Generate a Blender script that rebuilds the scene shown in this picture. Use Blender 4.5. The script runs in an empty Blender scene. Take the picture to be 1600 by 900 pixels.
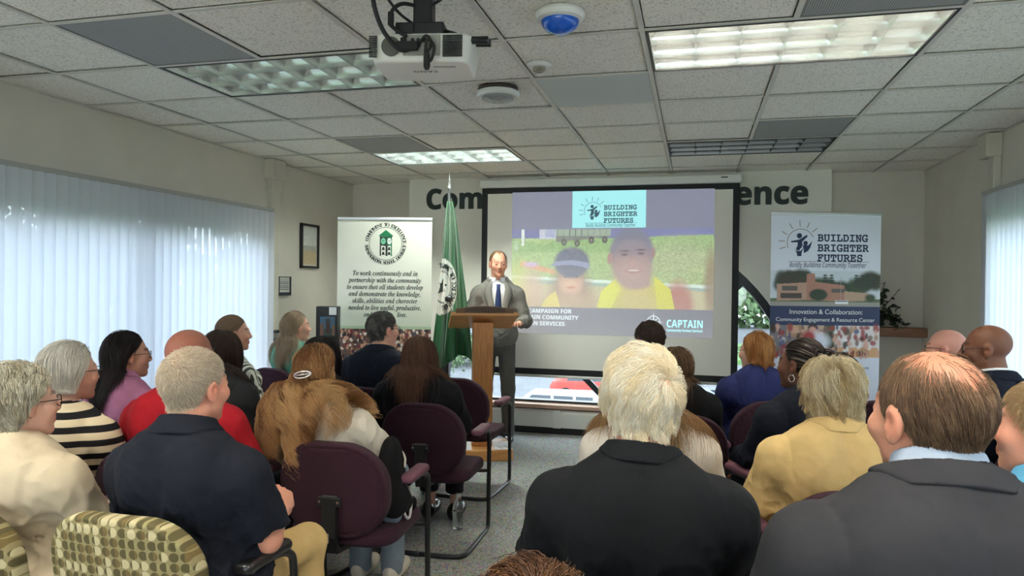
import bpy, bmesh, math, random
import numpy as np
from mathutils import Vector, Matrix, Euler
C = bpy.context.scene.collection
SC = bpy.context.scene
# ------------------------------------------------------------------ camera, sky, lamps, exposure
HC = 1.50                    # eye height
CEIL = HC + 1.076            # ceiling height
cam_d = bpy.data.cameras.new('camera'); cam = bpy.data.objects.new('camera', cam_d); C.objects.link(cam)
FPX = 1116.49; YAW = 0.250905; PIT = -0.0066088; ROL = 0.0121542
cam_d.sensor_width = 36.0; cam_d.lens = FPX / 1600 * 36.0; cam_d.clip_start = 0.05; cam_d.clip_end = 400
cam.matrix_world = (Matrix.Translation((0, 0, HC)) @ Matrix.Rotation(YAW, 4, 'Z') @ Matrix.Rotation(math.pi / 2 + PIT, 4, 'X')
                    @ Matrix.Rotation(ROL, 4, 'Z'))
SC.camera = cam
SC.view_settings.view_transform = 'Standard'; SC.view_settings.look = 'None'; SC.view_settings.gamma = 1.0
SC.view_settings.use_curve_mapping = False
SC.view_settings.exposure = 1.53
SC.cycles.use_denoising = True
SC.cycles.max_bounces = 8; SC.cycles.diffuse_bounces = 4; SC.cycles.transparent_max_bounces = 24
SC.cycles.sample_clamp_indirect = 6.0
world = bpy.data.worlds.new('overcast_sky'); SC.world = world; world.use_nodes = True
_n = world.node_tree.nodes; _l = world.node_tree.links
_bg = _n['Background']
_tc = _n.new('ShaderNodeTexCoord'); _sp = _n.new('ShaderNodeSeparateXYZ'); _cr = _n.new('ShaderNodeValToRGB')
_l.new(_tc.outputs['Generated'], _sp.inputs[0]); _l.new(_sp.outputs[2], _cr.inputs[0]); _l.new(_cr.outputs[0], _bg.inputs[0])
_cr.color_ramp.elements[0].position = 0.0; _cr.color_ramp.elements[0].color = (0.80, 0.86, 0.92, 1)
_cr.color_ramp.elements[1].position = 0.7; _cr.color_ramp.elements[1].color = (0.72, 0.84, 1.0, 1)
SKY = 3.0
_bg.inputs[1].default_value = SKY
LAMP_W = dict(bright=28.0, rear=46.0, dim=58.0)   # watts of each kind of ceiling fixture
SCREEN_W = 0.35                                   # brightness of the projected slide

# ------------------------------------------------------------------ helpers: objects
def link(o, parent=None):
    C.objects.link(o)
    if parent is not None: o.parent = parent
    return o
def thing(name, label, cat, loc=(0, 0, 0), rz=0.0, group=None):
    o = bpy.data.objects.new(name, None); o.empty_display_size = 0.05
    o.location = loc; o.rotation_euler = (0, 0, rz); link(o)
    return tag(o, label, cat, group)
def tag(o, label, cat, group=None):
    o['label'] = label; o['category'] = cat
    if group: o['group'] = group
    return o
def struct(o): o['kind'] = 'structure'; return o
def mesh_np(name, V, F, mats, parent=None, smooth=True, mi=None, col=None, loc=None):
    """V (n,3); F list of index lists, or (m,k) array"""
    me = bpy.data.meshes.new(name)
    V = np.asarray(V, np.float32)
    if isinstance(F, np.ndarray):
        m, k = F.shape
        me.vertices.add(len(V)); me.vertices.foreach_set('co', V.ravel())
        me.loops.add(m * k); me.loops.foreach_set('vertex_index', F.astype(np.int32).ravel())
        me.polygons.add(m); me.polygons.foreach_set('loop_start', np.arange(0, m * k, k, dtype=np.int32))
        me.update(calc_edges=True)
    else:
        me.from_pydata(V.tolist(), [], F); me.update()
    n = len(me.polygons)
    if mi is not None: me.polygons.foreach_set('material_index', np.asarray(mi, np.int32))
    me.polygons.foreach_set('use_smooth', np.full(n, bool(smooth)))
    if col is not None:
        a = me.color_attributes.new('Col', 'FLOAT_COLOR', 'POINT')
        c4 = np.ones((len(V), 4), np.float32); c4[:, :3] = col; a.data.foreach_set('color', c4.ravel())
    for mt in (mats if isinstance(mats, (list, tuple)) else [mats]): me.materials.append(mt)
    me.validate(); me.update()
    o = bpy.data.objects.new(name, me); link(o, parent)
    if loc is not None: o.location = loc
    return o
def mesh_bm(name, bm, mats, parent=None, smooth=False, bevel=0.0, seg=2, loc=None, auto=None):
    me = bpy.data.meshes.new(name)
    if bevel > 0:
        bmesh.ops.bevel(bm, geom=[e for e in bm.edges if e.calc_face_angle(0) > 0.5], offset=bevel, segments=seg, affect='EDGES', profile=0.5)
    bmesh.ops.recalc_face_normals(bm, faces=bm.faces)
    bm.to_mesh(me); bm.free()
    for mt in (mats if isinstance(mats, (list, tuple)) else [mats]): me.materials.append(mt)
    if smooth:
        me.polygons.foreach_set('use_smooth', np.full(len(me.polygons), True))
        try: me.set_sharp_from_angle(angle=math.radians(auto or 40))
        except Exception: pass
    o = bpy.data.objects.new(name, me); link(o, parent)
    if loc is not None: o.location = loc
    return o
def bbox(bm, c, s, rot=None, mi=0):
    """box with centre c and full size s"""
    m = Matrix.Translation(c) @ (rot.to_4x4() if rot is not None else Matrix.Identity(4)) @ Matrix.Diagonal((*s, 1))
    r = bmesh.ops.create_cube(bm, size=1.0, matrix=m)
    if mi:
        for f in {f for v in r['verts'] for f in v.link_faces}: f.material_index = mi
    return r
def lohi(bm, lo, hi, mi=0):
    return bbox(bm, [(a + b) / 2 for a, b in zip(lo, hi)], [b - a for a, b in zip(lo, hi)], mi=mi)
def lathe(bm, prof, seg=24, c=(0, 0, 0), axis='Z', mi=0):
    """prof: list of (r, z)"""
    rings = []
    for r, z in prof:
        ring = []
        for i in range(seg):
            a = 2 * math.pi * i / seg
            p = (r * math.cos(a), r * math.sin(a), z)
            if axis == 'Y': p = (p[0], p[2], p[1])
            if axis == 'X': p = (p[2], p[0], p[1])
            ring.append(bm.verts.new((p[0] + c[0], p[1] + c[1], p[2] + c[2])))
        rings.append(ring)
    for a, b in zip(rings, rings[1:]):
        for i in range(seg):
            f = bm.faces.new((a[i], a[(i + 1) % seg], b[(i + 1) % seg], b[i])); f.material_index = mi
    for ring in (rings[0], rings[-1]):
        try: bm.faces.new(ring).material_index = mi
        except Exception: pass
def spline(pts, n=8, closed=False):
    """Catmull-Rom through pts"""
    P = [Vector(p) for p in pts]; out = []
    m = len(P)
    for i in range(m if closed else m - 1):
        g = lambda k: P[k % m] if closed else P[max(0, min(m - 1, k))]
        a, b, c, d = g(i - 1), g(i), g(i + 1), g(i + 2)
        for j in range(n):
            t = j / n
            out.append(0.5 * ((2 * b) + (c - a) * t + (2 * a - 5 * b + 4 * c - d) * t * t + (3 * b - a - 3 * c + d) * t ** 3))
    if not closed: out.append(P[-1])
    return out
def tube(bm, pts, r, seg=10, closed=False, mi=0, caps=True):
    P = [Vector(p) for p in pts]; n = len(P)
    rr = r if isinstance(r, (list, tuple)) else [r] * n
    up = Vector((0.123, 0.31, 0.94)).normalized(); rings = []; prev = None
    for i in range(n):
        if closed: t = (P[(i + 1) % n] - P[i - 1])
        else: t = P[min(i + 1, n - 1)] - P[max(i - 1, 0)]
        if t.length < 1e-9: t = Vector((0, 0, 1))
        t.normalize()
        if prev is None:
            a = t.cross(up)
            if a.length < 1e-3: a = t.cross(Vector((1, 0, 0)))
        else:
            a = prev - t * prev.dot(t)
            if a.length < 1e-6: a = t.cross(up)
        a.normalize(); prev = a; b = t.cross(a)
        rings.append([bm.verts.new(P[i] + (a * math.cos(2 * math.pi * k / seg) + b * math.sin(2 * math.pi * k / seg)) * rr[i]) for k in range(seg)])
    for i in range(n if closed else n - 1):
        A, B = rings[i], rings[(i + 1) % n]
        for k in range(seg):
            f = bm.faces.new((A[k], A[(k + 1) % seg], B[(k + 1) % seg], B[k])); f.material_index = mi; f.smooth = True
    if caps and not closed:
        for ring in (rings[0], rings[-1]):
            try: bm.faces.new(ring).material_index = mi
            except Exception: pass
def prism(bm, poly, axis, a, b, mi=0):
    """poly 2D outline extruded along axis from a to b"""
    def mk(p, t):
        return {'X': (t, p[0], p[1]), 'Y': (p[0], t, p[1]), 'Z': (p[0], p[1], t)}[axis]
    A = [bm.verts.new(mk(p, a)) for p in poly]; B = [bm.verts.new(mk(p, b)) for p in poly]
    n = len(poly)
    fs = [bm.faces.new(A), bm.faces.new(B[::-1])]
    for i in range(n): fs.append(bm.faces.new((A[i], B[i], B[(i + 1) % n], A[(i + 1) % n])))
    for f in fs: f.material_index = mi
def copy_tree(o, parent=None):
    c = o.copy(); C.objects.link(c)
    if parent is not None: c.parent = parent
    for ch in list(o.children): copy_tree(ch, c)
    return c

# ------------------------------------------------------------------ helpers: materials
MATS = {}
def mat(name, col=(0.5, 0.5, 0.5), rough=0.6, metal=0.0, spec=0.5, noise=0.0, nscale=30.0, bump=0.0, bscale=80.0, col2=None, sheen=0.0,
        trans=0.0, ior=1.45, emit=None, alpha=1.0, attr=False, stretch=None, coat=0.0):
    if name in MATS: return MATS[name]
    m = bpy.data.materials.new(name); m.use_nodes = True; N = m.node_tree.nodes; L = m.node_tree.links
    b = N['Principled BSDF']
    b.inputs['Base Color'].default_value = (*col, 1); b.inputs['Roughness'].default_value = rough; b.inputs['Metallic'].default_value = metal
    b.inputs['Specular IOR Level'].default_value = spec; b.inputs['IOR'].default_value = ior
    b.inputs['Transmission Weight'].default_value = trans; b.inputs['Sheen Weight'].default_value = sheen; b.inputs['Alpha'].default_value = alpha
    b.inputs['Coat Weight'].default_value = coat
    if emit: b.inputs['Emission Color'].default_value = (*emit[:3], 1); b.inputs['Emission Strength'].default_value = emit[3]
    tc = N.new('ShaderNodeTexCoord'); src = tc.outputs['Object']
    if stretch:
        mp = N.new('ShaderNodeMapping'); mp.inputs['Scale'].default_value = stretch; L.new(src, mp.inputs[0]); src = mp.outputs[0]
    base = None
    if attr:
        at = N.new('ShaderNodeVertexColor'); at.layer_name = 'Col'; base = at.outputs[0]; L.new(base, b.inputs['Base Color'])
    if noise > 0 or col2:
        nz = N.new('ShaderNodeTexNoise'); nz.inputs['Scale'].default_value = nscale; nz.inputs['Detail'].default_value = 4; L.new(src, nz.inputs['Vector'])
        if base is None:
            rp = N.new('ShaderNodeValToRGB'); L.new(nz.outputs[0], rp.inputs[0])
            c2 = col2 or tuple(max(0, c * (1 - noise)) for c in col)
            c1 = col if col2 else tuple(min(1, c * (1 + noise)) for c in col)
            rp.color_ramp.elements[0].position = 0.35; rp.color_ramp.elements[1].position = 0.65
            rp.color_ramp.elements[0].color = (*c2, 1); rp.color_ramp.elements[1].color = (*c1, 1)
            L.new(rp.outputs[0], b.inputs['Base Color'])
    if bump > 0:
        nb = N.new('ShaderNodeTexNoise'); nb.inputs['Scale'].default_value = bscale; nb.inputs['Detail'].default_value = 5; L.new(src, nb.inputs['Vector'])
        bp = N.new('ShaderNodeBump'); bp.inputs['Strength'].default_value = bump; bp.inputs['Distance'].default_value = 0.01
        L.new(nb.outputs[0], bp.inputs['Height']); L.new(bp.outputs[0], b.inputs['Normal'])
    MATS[name] = m
    return m
def text_mesh(body, size, mp=None, offset=0.0, align='CENTER', sx=1.0, spacing=1.0):
    """lettering as raw triangles in the XZ plane facing -Y: returns (V, F)"""
    if mp:
        cap, low = mp; o = ''
        for ch in body:
            if 'A' <= ch <= 'Z': o += chr(cap + ord(ch) - 65)
            elif 'a' <= ch <= 'z': o += chr(low + ord(ch) - 97)
            else: o += ch
        body = o
    cu = bpy.data.curves.new('lettering', 'FONT'); cu.body = body; cu.size = size; cu.align_x = align; cu.offset = offset; cu.space_character = spacing
    cu.resolution_u = 4
    ob = bpy.data.objects.new('lettering', cu); C.objects.link(ob)
    dg = bpy.context.evaluated_depsgraph_get(); dg.update()
    me = bpy.data.meshes.new_from_object(ob.evaluated_get(dg))
    V = np.array([v.co[:] for v in me.vertices], float).reshape(-1, 3); F = [list(p.vertices) for p in me.polygons]
    bpy.data.objects.remove(ob); bpy.data.curves.remove(cu); bpy.data.meshes.remove(me)
    W = np.zeros_like(V); W[:, 0] = V[:, 0] * sx; W[:, 2] = V[:, 1]
    return W, F
BOLDSERIF, BOLDITALIC, MONO, SANSB, SANSBI, SANSI, SANS = (0x1D400, 0x1D41A), (0x1D468, 0x1D482), (0x1D670, 0x1D68A), (0x1D5D4, 0x1D5EE), (0x1D63C, 0x1D656), (0x1D608, 0x1D622), (0x1D5A0, 0x1D5BA)
class Geo:
    """collects pieces into one mesh"""
    def __init__(s): s.V = []; s.F = []; s.n = 0; s.mi = []
    def add(s, V, F, off=(0, 0, 0), mi=0):
        V = np.asarray(V, float) + np.asarray(off, float); s.V.append(V)
        s.F += [[i + s.n for i in f] for f in F]; s.mi += [mi] * len(F); s.n += len(V); return s
    def text(s, body, size, x, z, y=0, w=None, mi=0, **k):
        V, F = text_mesh(body, size, **k)
        if w and len(V): 
            ww = V[:, 0].max() - V[:, 0].min(); V[:, 0] *= w / ww
        return s.add(V, F, (x, y, z), mi)
    def poly(s, pts, y=0, mi=0):
        return s.add([(p[0], y, p[1]) for p in pts], [list(range(len(pts)))], mi=mi)
    def line(s, pts, w, y=0, mi=0, closed=False):
        n = len(pts)
        for i in range(n if closed else n - 1):
            a = np.array(pts[i], float); b = np.array(pts[(i + 1) % n], float); d = b - a; L = np.linalg.norm(d)
            if L < 1e-9: continue
            d /= L; q = np.array([-d[1], d[0]]) * w / 2; e = d * w * 0.3
            s.poly([a - q - e, b - q + e, b + q + e, a + q - e], y, mi)
        return s
    def disc(s, x, z, rx, rz=None, y=0, mi=0, n=28, a0=0, a1=2 * math.pi):
        rz = rz or rx
        return s.poly([(x + rx * math.cos(a0 + (a1 - a0) * i / n), z + rz * math.sin(a0 + (a1 - a0) * i / n)) for i in range(n)], y, mi)
    def build(s, name, mats, parent=None, smooth=False):
        o = mesh_np(name, np.concatenate(s.V), s.F, mats, parent, smooth, mi=s.mi); return o
# numpy painter for flat printed pictures (posters, slide): a fine grid with a colour per vertex
class Paint:
    def __init__(s, w, h, nx, col):
        s.w, s.h = w, h; s.nx = nx; s.nz = max(2, int(nx * h / w))
        s.X, s.Z = np.meshgrid(np.linspace(0, w, s.nx), np.linspace(0, h, s.nz), indexing='ij')
        s.c = np.ones((s.nx, s.nz, 3)) * np.array(col); s.rng = np.random.RandomState(5)
    def mix(s, m, col): s.c = s.c * (1 - m[..., None]) + np.asarray(col) * m[..., None]; return s
    def ell(s, x, z, rx, rz, col, soft=0.08, a=1.0, rot=0.0):
        dx, dz = s.X - x, s.Z - z; ca, sa = math.cos(rot), math.sin(rot)
        d = np.sqrt(((dx * ca + dz * sa) / rx) ** 2 + ((-dx * sa + dz * ca) / rz) ** 2)
        return s.mix(np.clip((1 + soft - d) / (2 * soft), 0, 1) * a, col)
    def rect(s, x0, z0, x1, z1, col, a=1.0):
        return s.mix(((s.X >= x0) & (s.X <= x1) & (s.Z >= z0) & (s.Z <= z1)) * a, col)
    def poly(s, pts, col, a=1.0):
        m = np.zeros_like(s.X, bool); n = len(pts)
        for i in range(n):
            (x0, z0), (x1, z1) = pts[i], pts[(i + 1) % n]
            if z0 == z1: continue
            m ^= ((s.Z < z0) != (s.Z < z1)) & (s.X < (x1 - x0) * (s.Z - z0) / (z1 - z0) + x0)
        return s.mix(m * a, col)
    def grain(s, amt, x0=0, z0=0, x1=9, z1=9, cell=1):
        g = s.rng.rand(s.nx // cell + 2, s.nz // cell + 2); g = np.kron(g, np.ones((cell, cell)))[:s.nx, :s.nz]
        m = (s.X >= x0) & (s.X <= x1) & (s.Z >= z0) & (s.Z <= z1)
        s.c *= (1 + (g - .5)[..., None] * amt * m[..., None]); s.c = np.clip(s.c, 0, 1); return s
    def build(s, name, m, parent=None, off=(0, 0, 0)):
        V = np.stack([s.X, np.zeros_like(s.X), s.Z], -1).reshape(-1, 3) + np.array(off)
        i = np.arange(s.nx * s.nz).reshape(s.nx, s.nz)
        F = np.stack([i[:-1, :-1], i[1:, :-1], i[1:, 1:], i[:-1, 1:]], -1).reshape(-1, 4)
        return mesh_np(name, V, F, m, parent, False, col=s.c.reshape(-1, 3))
def srgb(r, g, b):
    f = lambda c: ((c / 255 + 0.055) / 1.055) ** 2.4 if c / 255 > 0.04045 else c / 255 / 12.92
    return (f(r), f(g), f(b))
# ------------------------------------------------------------------ the room
XL, XR, YW, YB, YF = -3.72, 2.03, 7.08, 7.30, -3.2      # left, right wall; letter wall; recessed back wall; wall behind the camera
def gx(k): return -0.233 + 0.61 * k
def gy(r): return 3.066 + 0.61 * r
M_wall = mat('warm_grey_wall_paint', srgb(210, 203, 189), 0.85, noise=0.03, nscale=3, bump=0.08, bscale=160)
M_wall2 = mat('pale_wall_paint', srgb(226, 221, 209), 0.85, noise=0.02, nscale=3, bump=0.06, bscale=160)
M_white = mat('white_enamel', srgb(225, 224, 218), 0.45)
M_black = mat('black_satin', (0.012, 0.012, 0.013), 0.45)
M_blackrubber = mat('black_rubber', (0.015, 0.015, 0.015), 0.7)
M_chrome = mat('polished_metal', (0.7, 0.7, 0.7), 0.2, 1.0)
M_tbar = mat('ceiling_tbar', srgb(206, 201, 190), 0.5)

def carpet():
    m = bpy.data.materials.new('speckled_carpet'); m.use_nodes = True; N = m.node_tree.nodes; L = m.node_tree.links; b = N['Principled BSDF']
    tc = N.new('ShaderNodeTexCoord')
    n1 = N.new('ShaderNodeTexNoise'); n1.inputs['Scale'].default_value = 130; n1.inputs['Detail'].default_value = 3
    n2 = N.new('ShaderNodeTexVoronoi'); n2.inputs['Scale'].default_value = 110
    n3 = N.new('ShaderNodeTexNoise'); n3.inputs['Scale'].default_value = 1.2
    for n in (n1, n2, n3): L.new(tc.outputs['Object'], n.inputs['Vector'])
    r = N.new('ShaderNodeValToRGB'); e = r.color_ramp
    e.elements[0].position = .3; e.elements[0].color = (*srgb(54, 53, 42), 1); e.elements[1].position = .72; e.elements[1].color = (*srgb(140, 133, 110), 1)
    q = e.elements.new(.5); q.color = (*srgb(94, 91, 75), 1)
    mx = N.new('ShaderNodeMix'); mx.data_type = 'RGBA'; mx.inputs[0].default_value = .35
    L.new(n1.outputs[0], r.inputs[0]); L.new(r.outputs[0], mx.inputs[6]); L.new(n2.outputs['Color'], mx.inputs[7])
    hs = N.new('ShaderNodeHueSaturation'); hs.inputs['Saturation'].default_value = .55; L.new(mx.outputs[2], hs.inputs['Color'])
    mu = N.new('ShaderNodeMix'); mu.data_type = 'RGBA'; mu.blend_type = 'MULTIPLY'; mu.inputs[0].default_value = 1
    r3 = N.new('ShaderNodeValToRGB'); r3.color_ramp.elements[0].color = (.8, .8, .8, 1); L.new(n3.outputs[0], r3.inputs[0])
    L.new(hs.outputs[0], mu.inputs[6]); L.new(r3.outputs[0], mu.inputs[7]); L.new(mu.outputs[2], b.inputs['Base Color'])
    b.inputs['Roughness'].default_value = .95; b.inputs['Specular IOR Level'].default_value = .1
    bp = N.new('ShaderNodeBump'); bp.inputs['Strength'].default_value = .6; bp.inputs['Distance'].default_value = .004
    L.new(n1.outputs[0], bp.inputs['Height']); L.new(bp.outputs[0], b.inputs['Normal'])
    return m
def tilemat():
    m = bpy.data.materials.new('fissured_ceiling_tile'); m.use_nodes = True; N = m.node_tree.nodes; L = m.node_tree.links; b = N['Principled BSDF']
    tc = N.new('ShaderNodeTexCoord')
    v = N.new('ShaderNodeTexNoise'); v.inputs['Scale'].default_value = 95; v.inputs['Detail'].default_value = 2; v.inputs['Roughness'].default_value = .6
    n = N.new('ShaderNodeTexNoise'); n.inputs['Scale'].default_value = 1.7
    for k in (v, n): L.new(tc.outputs['Object'], k.inputs['Vector'])
    r = N.new('ShaderNodeValToRGB'); r.color_ramp.elements[0].position = .36; r.color_ramp.elements[0].color = (*srgb(200, 195, 185), 1)
    r.color_ramp.elements[1].position = .46; r.color_ramp.elements[1].color = (*srgb(240, 235, 224), 1)
    r2 = N.new('ShaderNodeValToRGB'); r2.color_ramp.elements[0].color = (.94, .93, .92, 1); L.new(n.outputs[0], r2.inputs[0])
    mu = N.new('ShaderNodeMix'); mu.data_type = 'RGBA'; mu.blend_type = 'MULTIPLY'; mu.inputs[0].default_value = 1
    L.new(v.outputs[0], r.inputs[0]); L.new(r.outputs[0], mu.inputs[6]); L.new(r2.outputs[0], mu.inputs[7]); L.new(mu.outputs[2], b.inputs['Base Color'])
    b.inputs['Roughness'].default_value = .95
    bp = N.new('ShaderNodeBump'); bp.inputs['Strength'].default_value = .5; bp.inputs['Distance'].default_value = .004
    L.new(v.outputs[0], bp.inputs['Height']); L.new(bp.outputs[0], b.inputs['Normal'])
    return m
M_tile = tilemat()
bm = bmesh.new(); lohi(bm, (XL - .3, YF - .3, -.12), (XR + .3, YB + .3, 0)); struct(mesh_bm('floor', bm, carpet()))

# special cells of the ceiling grid: (k, r) -> what sits there
LIGHTS = [(-4, 0, 'left'), (0, 0, 'bright'), (-4, 4, 'far'), (0, 4, 'dark'), (-4, -4, 'rear'), (0, -4, 'rear'), (-4, -8, 'rear'), (0, -8, 'rear')]
VENTS = [(-4, -1), (1, -1), (-4, 3), (1, 3)]
taken = {(k + i, r) for k, r, _ in LIGHTS for i in (0, 1)} | set(VENTS) | {(-1, 1)}
bm = bmesh.new()
for k in range(-7, 4):
    for r in range(-11, 8):
        if (k, r) in taken: continue
        x0, x1 = max(gx(k) + .0155, XL), min(gx(k + 1) - .0155, XR); y0, y1 = max(gy(r) + .0155, YF), min(gy(r + 1) - .0155, YB)
        if x1 - x0 < .02 or y1 - y0 < .02: continue
        dz = .004 * math.sin(k * 12.9 + r * 78.2)
        lohi(bm, (x0, y0, CEIL + .007 + dz * .5), (x1, y1, CEIL + .03))
lohi(bm, (XL - .3, YF - .3, CEIL + .26), (XR + .3, YB + .3, CEIL + .36))
struct(mesh_bm('ceiling', bm, M_tile, bevel=0.0))
bm = bmesh.new()
for k in range(-6, 4):
    for r in range(-11, 8):
        if XL < gx(k) < XR and not any(k == a + 1 and r == b for a, b, _ in LIGHTS): lohi(bm, (gx(k) - .0115, max(YF, gy(r)), CEIL - .002), (gx(k) + .0115, min(YB, gy(r + 1)), CEIL + .003))
for r in range(-10, 7):
    if YF < gy(r) < YB: lohi(bm, (XL, gy(r) - .0115, CEIL - .0015), (XR, gy(r) + .0115, CEIL + .003))
for x in (XL, XR - .02): lohi(bm, (x, YF, CEIL - .002), (x + .02, YB, CEIL + .003))
struct(mesh_bm('trim_1', bm, M_tbar))

# ---- walls
W1 = dict(y0=-1.2, y1=5.60, z0=.72, z1=1.97)        # left window opening
W2 = dict(y0=-1.2, y1=5.66, z0=.72, z1=2.02)        # right window opening
def side_wall(name, x, sx, W):
    bm = bmesh.new(); a, b = (x - .16, x) if sx < 0 else (x, x + .16)
    lohi(bm, (a, YF - .16, 0), (b, W['y0'], CEIL + .3)); lohi(bm, (a, W['y1'], 0), (b, YB + .16, CEIL + .3))
    lohi(bm, (a, W['y0'], 0), (b, W['y1'], W['z0'])); lohi(bm, (a, W['y0'], W['z1']), (b, W['y1'], CEIL + .3))
    return struct(mesh_bm(name, bm, M_wall))
side_wall('wall_left', XL, -1, W1); side_wall('wall_right', XR, 1, W2)
bm = bmesh.new(); lohi(bm, (XL - .16, YF - .16, 0), (XL + .35, YF, CEIL + .3)); lohi(bm, (XR - .35, YF - .16, 0), (XR + .16, YF, CEIL + .3)); lohi(bm, (XL + .35, YF - .16, 0), (XR - .35, YF, .72)); lohi(bm, (XL + .35, YF - .16, 2.25), (XR - .35, YF, CEIL + .3))  # opening left for the added rear window
struct(mesh_bm('wall_rear', bm, M_wall))
# letter wall with the round-headed window; recesses either side of it
AX, AZ, AR = -.80, .30, 1.80          # arch centre, sill height, outer radius
PL, PR = -2.95, 1.20                  # ends of the projecting wall
def arch(R, n=40): return [(AX - R * math.cos(math.pi * i / n), AZ + R * math.sin(math.pi * i / n)) for i in range(n + 1)]
bm = bmesh.new()
top = arch(AR)
for y, flip in ((YW, False), (YW + .2, True)):
    def f(pts):
        vs = [bm.verts.new((p[0], y, p[1])) for p in pts]; bm.faces.new(vs)
    for i in range(len(top) - 1): f([top[i], top[i + 1], (top[i + 1][0], CEIL + .3), (top[i][0], CEIL + .3)])
    f([(PL, 0), (AX - AR, 0), (AX - AR, CEIL + .3), (PL, CEIL + .3)]); f([(AX + AR, 0), (PR, 0), (PR, CEIL + .3), (AX + AR, CEIL + .3)])
    f([(AX - AR, 0), (AX + AR, 0), (AX + AR, AZ), (AX - AR, AZ)])
def q(a, b): bm.faces.new([bm.verts.new(p) for p in ((a[0], YW, a[1]), (b[0], YW, b[1]), (b[0], YW + .2, b[1]), (a[0], YW + .2, a[1]))])
for i in range(len(top) - 1): q(top[i], top[i + 1])
q((AX - AR, AZ), (AX + AR, AZ)); q((PL, 0), (PL, CEIL + .3)); q((PR, 0), (PR, CEIL + .3))
bmesh.ops.remove_doubles(bm, verts=bm.verts, dist=1e-4)
struct(mesh_bm('wall_front', bm, M_wall2))
bm = bmesh.new(); lohi(bm, (XL - .16, YB, 0), (PL + .1, YB + .16, CEIL + .3)); lohi(bm, (PR - .1, YB, 0), (XR + .16, YB + .16, CEIL + .3))
struct(mesh_bm('wall_back', bm, M_wall))
# round-headed window: black frame, spokes, glass
M_frame = mat('dark_bronze_frame', (0.014, 0.014, 0.016), .4)
M_glass = bpy.data.materials.new('window_glass'); M_glass.use_nodes = True
_N = M_glass.node_tree.nodes; _L = M_glass.node_tree.links; _N.clear()
_o = _N.new('ShaderNodeOutputMaterial'); _t = _N.new('ShaderNodeBsdfTransparent'); _g = _N.new('ShaderNodeBsdfGlossy'); _g.inputs['Roughness'].default_value = .02
_t.inputs[0].default_value = (.93, .96, .95, 1); _m = _N.new('ShaderNodeMixShader'); _m.inputs[0].default_value = .05
_L.new(_t.outputs[0], _m.inputs[1]); _L.new(_g.outputs[0], _m.inputs[2]); _L.new(_m.outputs[0], _o.inputs[0])
wf = thing('window_1', 'round-headed window with black frame behind the projection screen', 'window', (AX, YW + .06, AZ)); struct(wf)
bm = bmesh.new()
o_, i_ = arch(AR), arch(AR - .075)
loc = lambda p: (p[0] - AX, p[1] - AZ)
o2, i2 = [loc(p) for p in o_], [loc(p) for p in i_]
for a in range(len(o2) - 1): prism(bm, [o2[a], o2[a + 1], i2[a + 1], i2[a]], 'Y', -.06, .05)
lohi(bm, (-AR, -.06, 0), (AR, .05, .022))
for ang in (90,): 
    a = math.radians(ang); d = Vector((math.cos(a), 0, math.sin(a)))
def spoke(a0, w=.055):
    d = Vector((math.cos(a0), 0, math.sin(a0)))
    bbox(bm, d * (AR * .5), (AR - .06, .06, w), Matrix.Rotation(-a0, 3, 'Y'))
for a0 in (45, 135): spoke(math.radians(a0))
mesh_bm('window_frame', bm, M_frame, wf)
bm = bmesh.new(); prism(bm, i2, 'Y', .0, .004); mesh_bm('glass', bm, M_glass, wf)
rw = struct(thing('window_4', 'wide window added in the wall behind the audience for more daylight, out of the picture', 'window', (0, YF - .08, 0)))  # unseen window added so sky light brightens the room from behind
bm = bmesh.new()
for a, b in (((XL + .35, -.03, .72), (XR - .35, .03, .78)), ((XL + .35, -.03, 2.19), (XR - .35, .03, 2.25)), *(((x - .03, -.03, .78), (x + .03, .03, 2.19)) for x in (XL + .38, -2.2, -.85, .5, XR - .38))): lohi(bm, a, b)
mesh_bm('window_frame', bm, M_frame, rw)
bm = bmesh.new(); lohi(bm, (XL + .35, -.003, .72), (XR - .35, .003, 2.25)); mesh_bm('glass', bm, M_glass, rw)
# wooden sill and heater cover below
bm = bmesh.new(); lohi(bm, (PL + .05, YW - .10, .255), (PR - .05, YW + .02, .295)); struct(mesh_bm('trim_2', bm, mat('pinkish_wood_sill', srgb(196, 160, 136), .45, noise=.12, nscale=9, stretch=(1, 8, 8)), bevel=.006))
ht = thing('baseboard_heater', 'long white baseboard heater cover under the round-headed window', 'heater', (0, YW - .05, 0))
M_heater = mat('heater_enamel', srgb(214, 212, 204), .4)
for a, b in ((-2.88, -1.32), (-1.31, -.02), (-.01, 1.14)):
    bm = bmesh.new(); prism(bm, [(-.05, .07), (-.05, .215), (-.02, .24), (.045, .24), (.045, .07)], 'X', a, b); mesh_bm('cover_panel', bm, M_heater, ht, bevel=.004)
bm = bmesh.new(); lohi(bm, (-2.88, -.02, 0), (1.14, .045, .075)); mesh_bm('kick_space', bm, M_black, ht)
for x in (-1.315, -.015):
    bm = bmesh.new(); lohi(bm, (x - .04, -.056, .065), (x + .04, .0, .2445)); mesh_bm('joint_cover', bm, M_heater, ht, bevel=.003)
# baseboards
M_bb = mat('black_baseboard', (.02, .02, .022), .5)
bm = bmesh.new(); lohi(bm, (XL, YF, 0), (XL + .012, YB, .1)); struct(mesh_bm('baseboard_left', bm, M_bb))
bm = bmesh.new(); lohi(bm, (XR - .012, YF, 0), (XR, YB, .1)); struct(mesh_bm('baseboard_right', bm, M_bb))
bm = bmesh.new(); lohi(bm, (XL, YB - .012, 0), (PL, YB, .1)); lohi(bm, (PR, YB - .012, 0), (XR, YB, .1)); struct(mesh_bm('baseboard_back', bm, M_bb))
# wall lettering: only the two ends show beside the screen
M_letter = mat('black_green_letters', srgb(28, 40, 36), .5)
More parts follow.
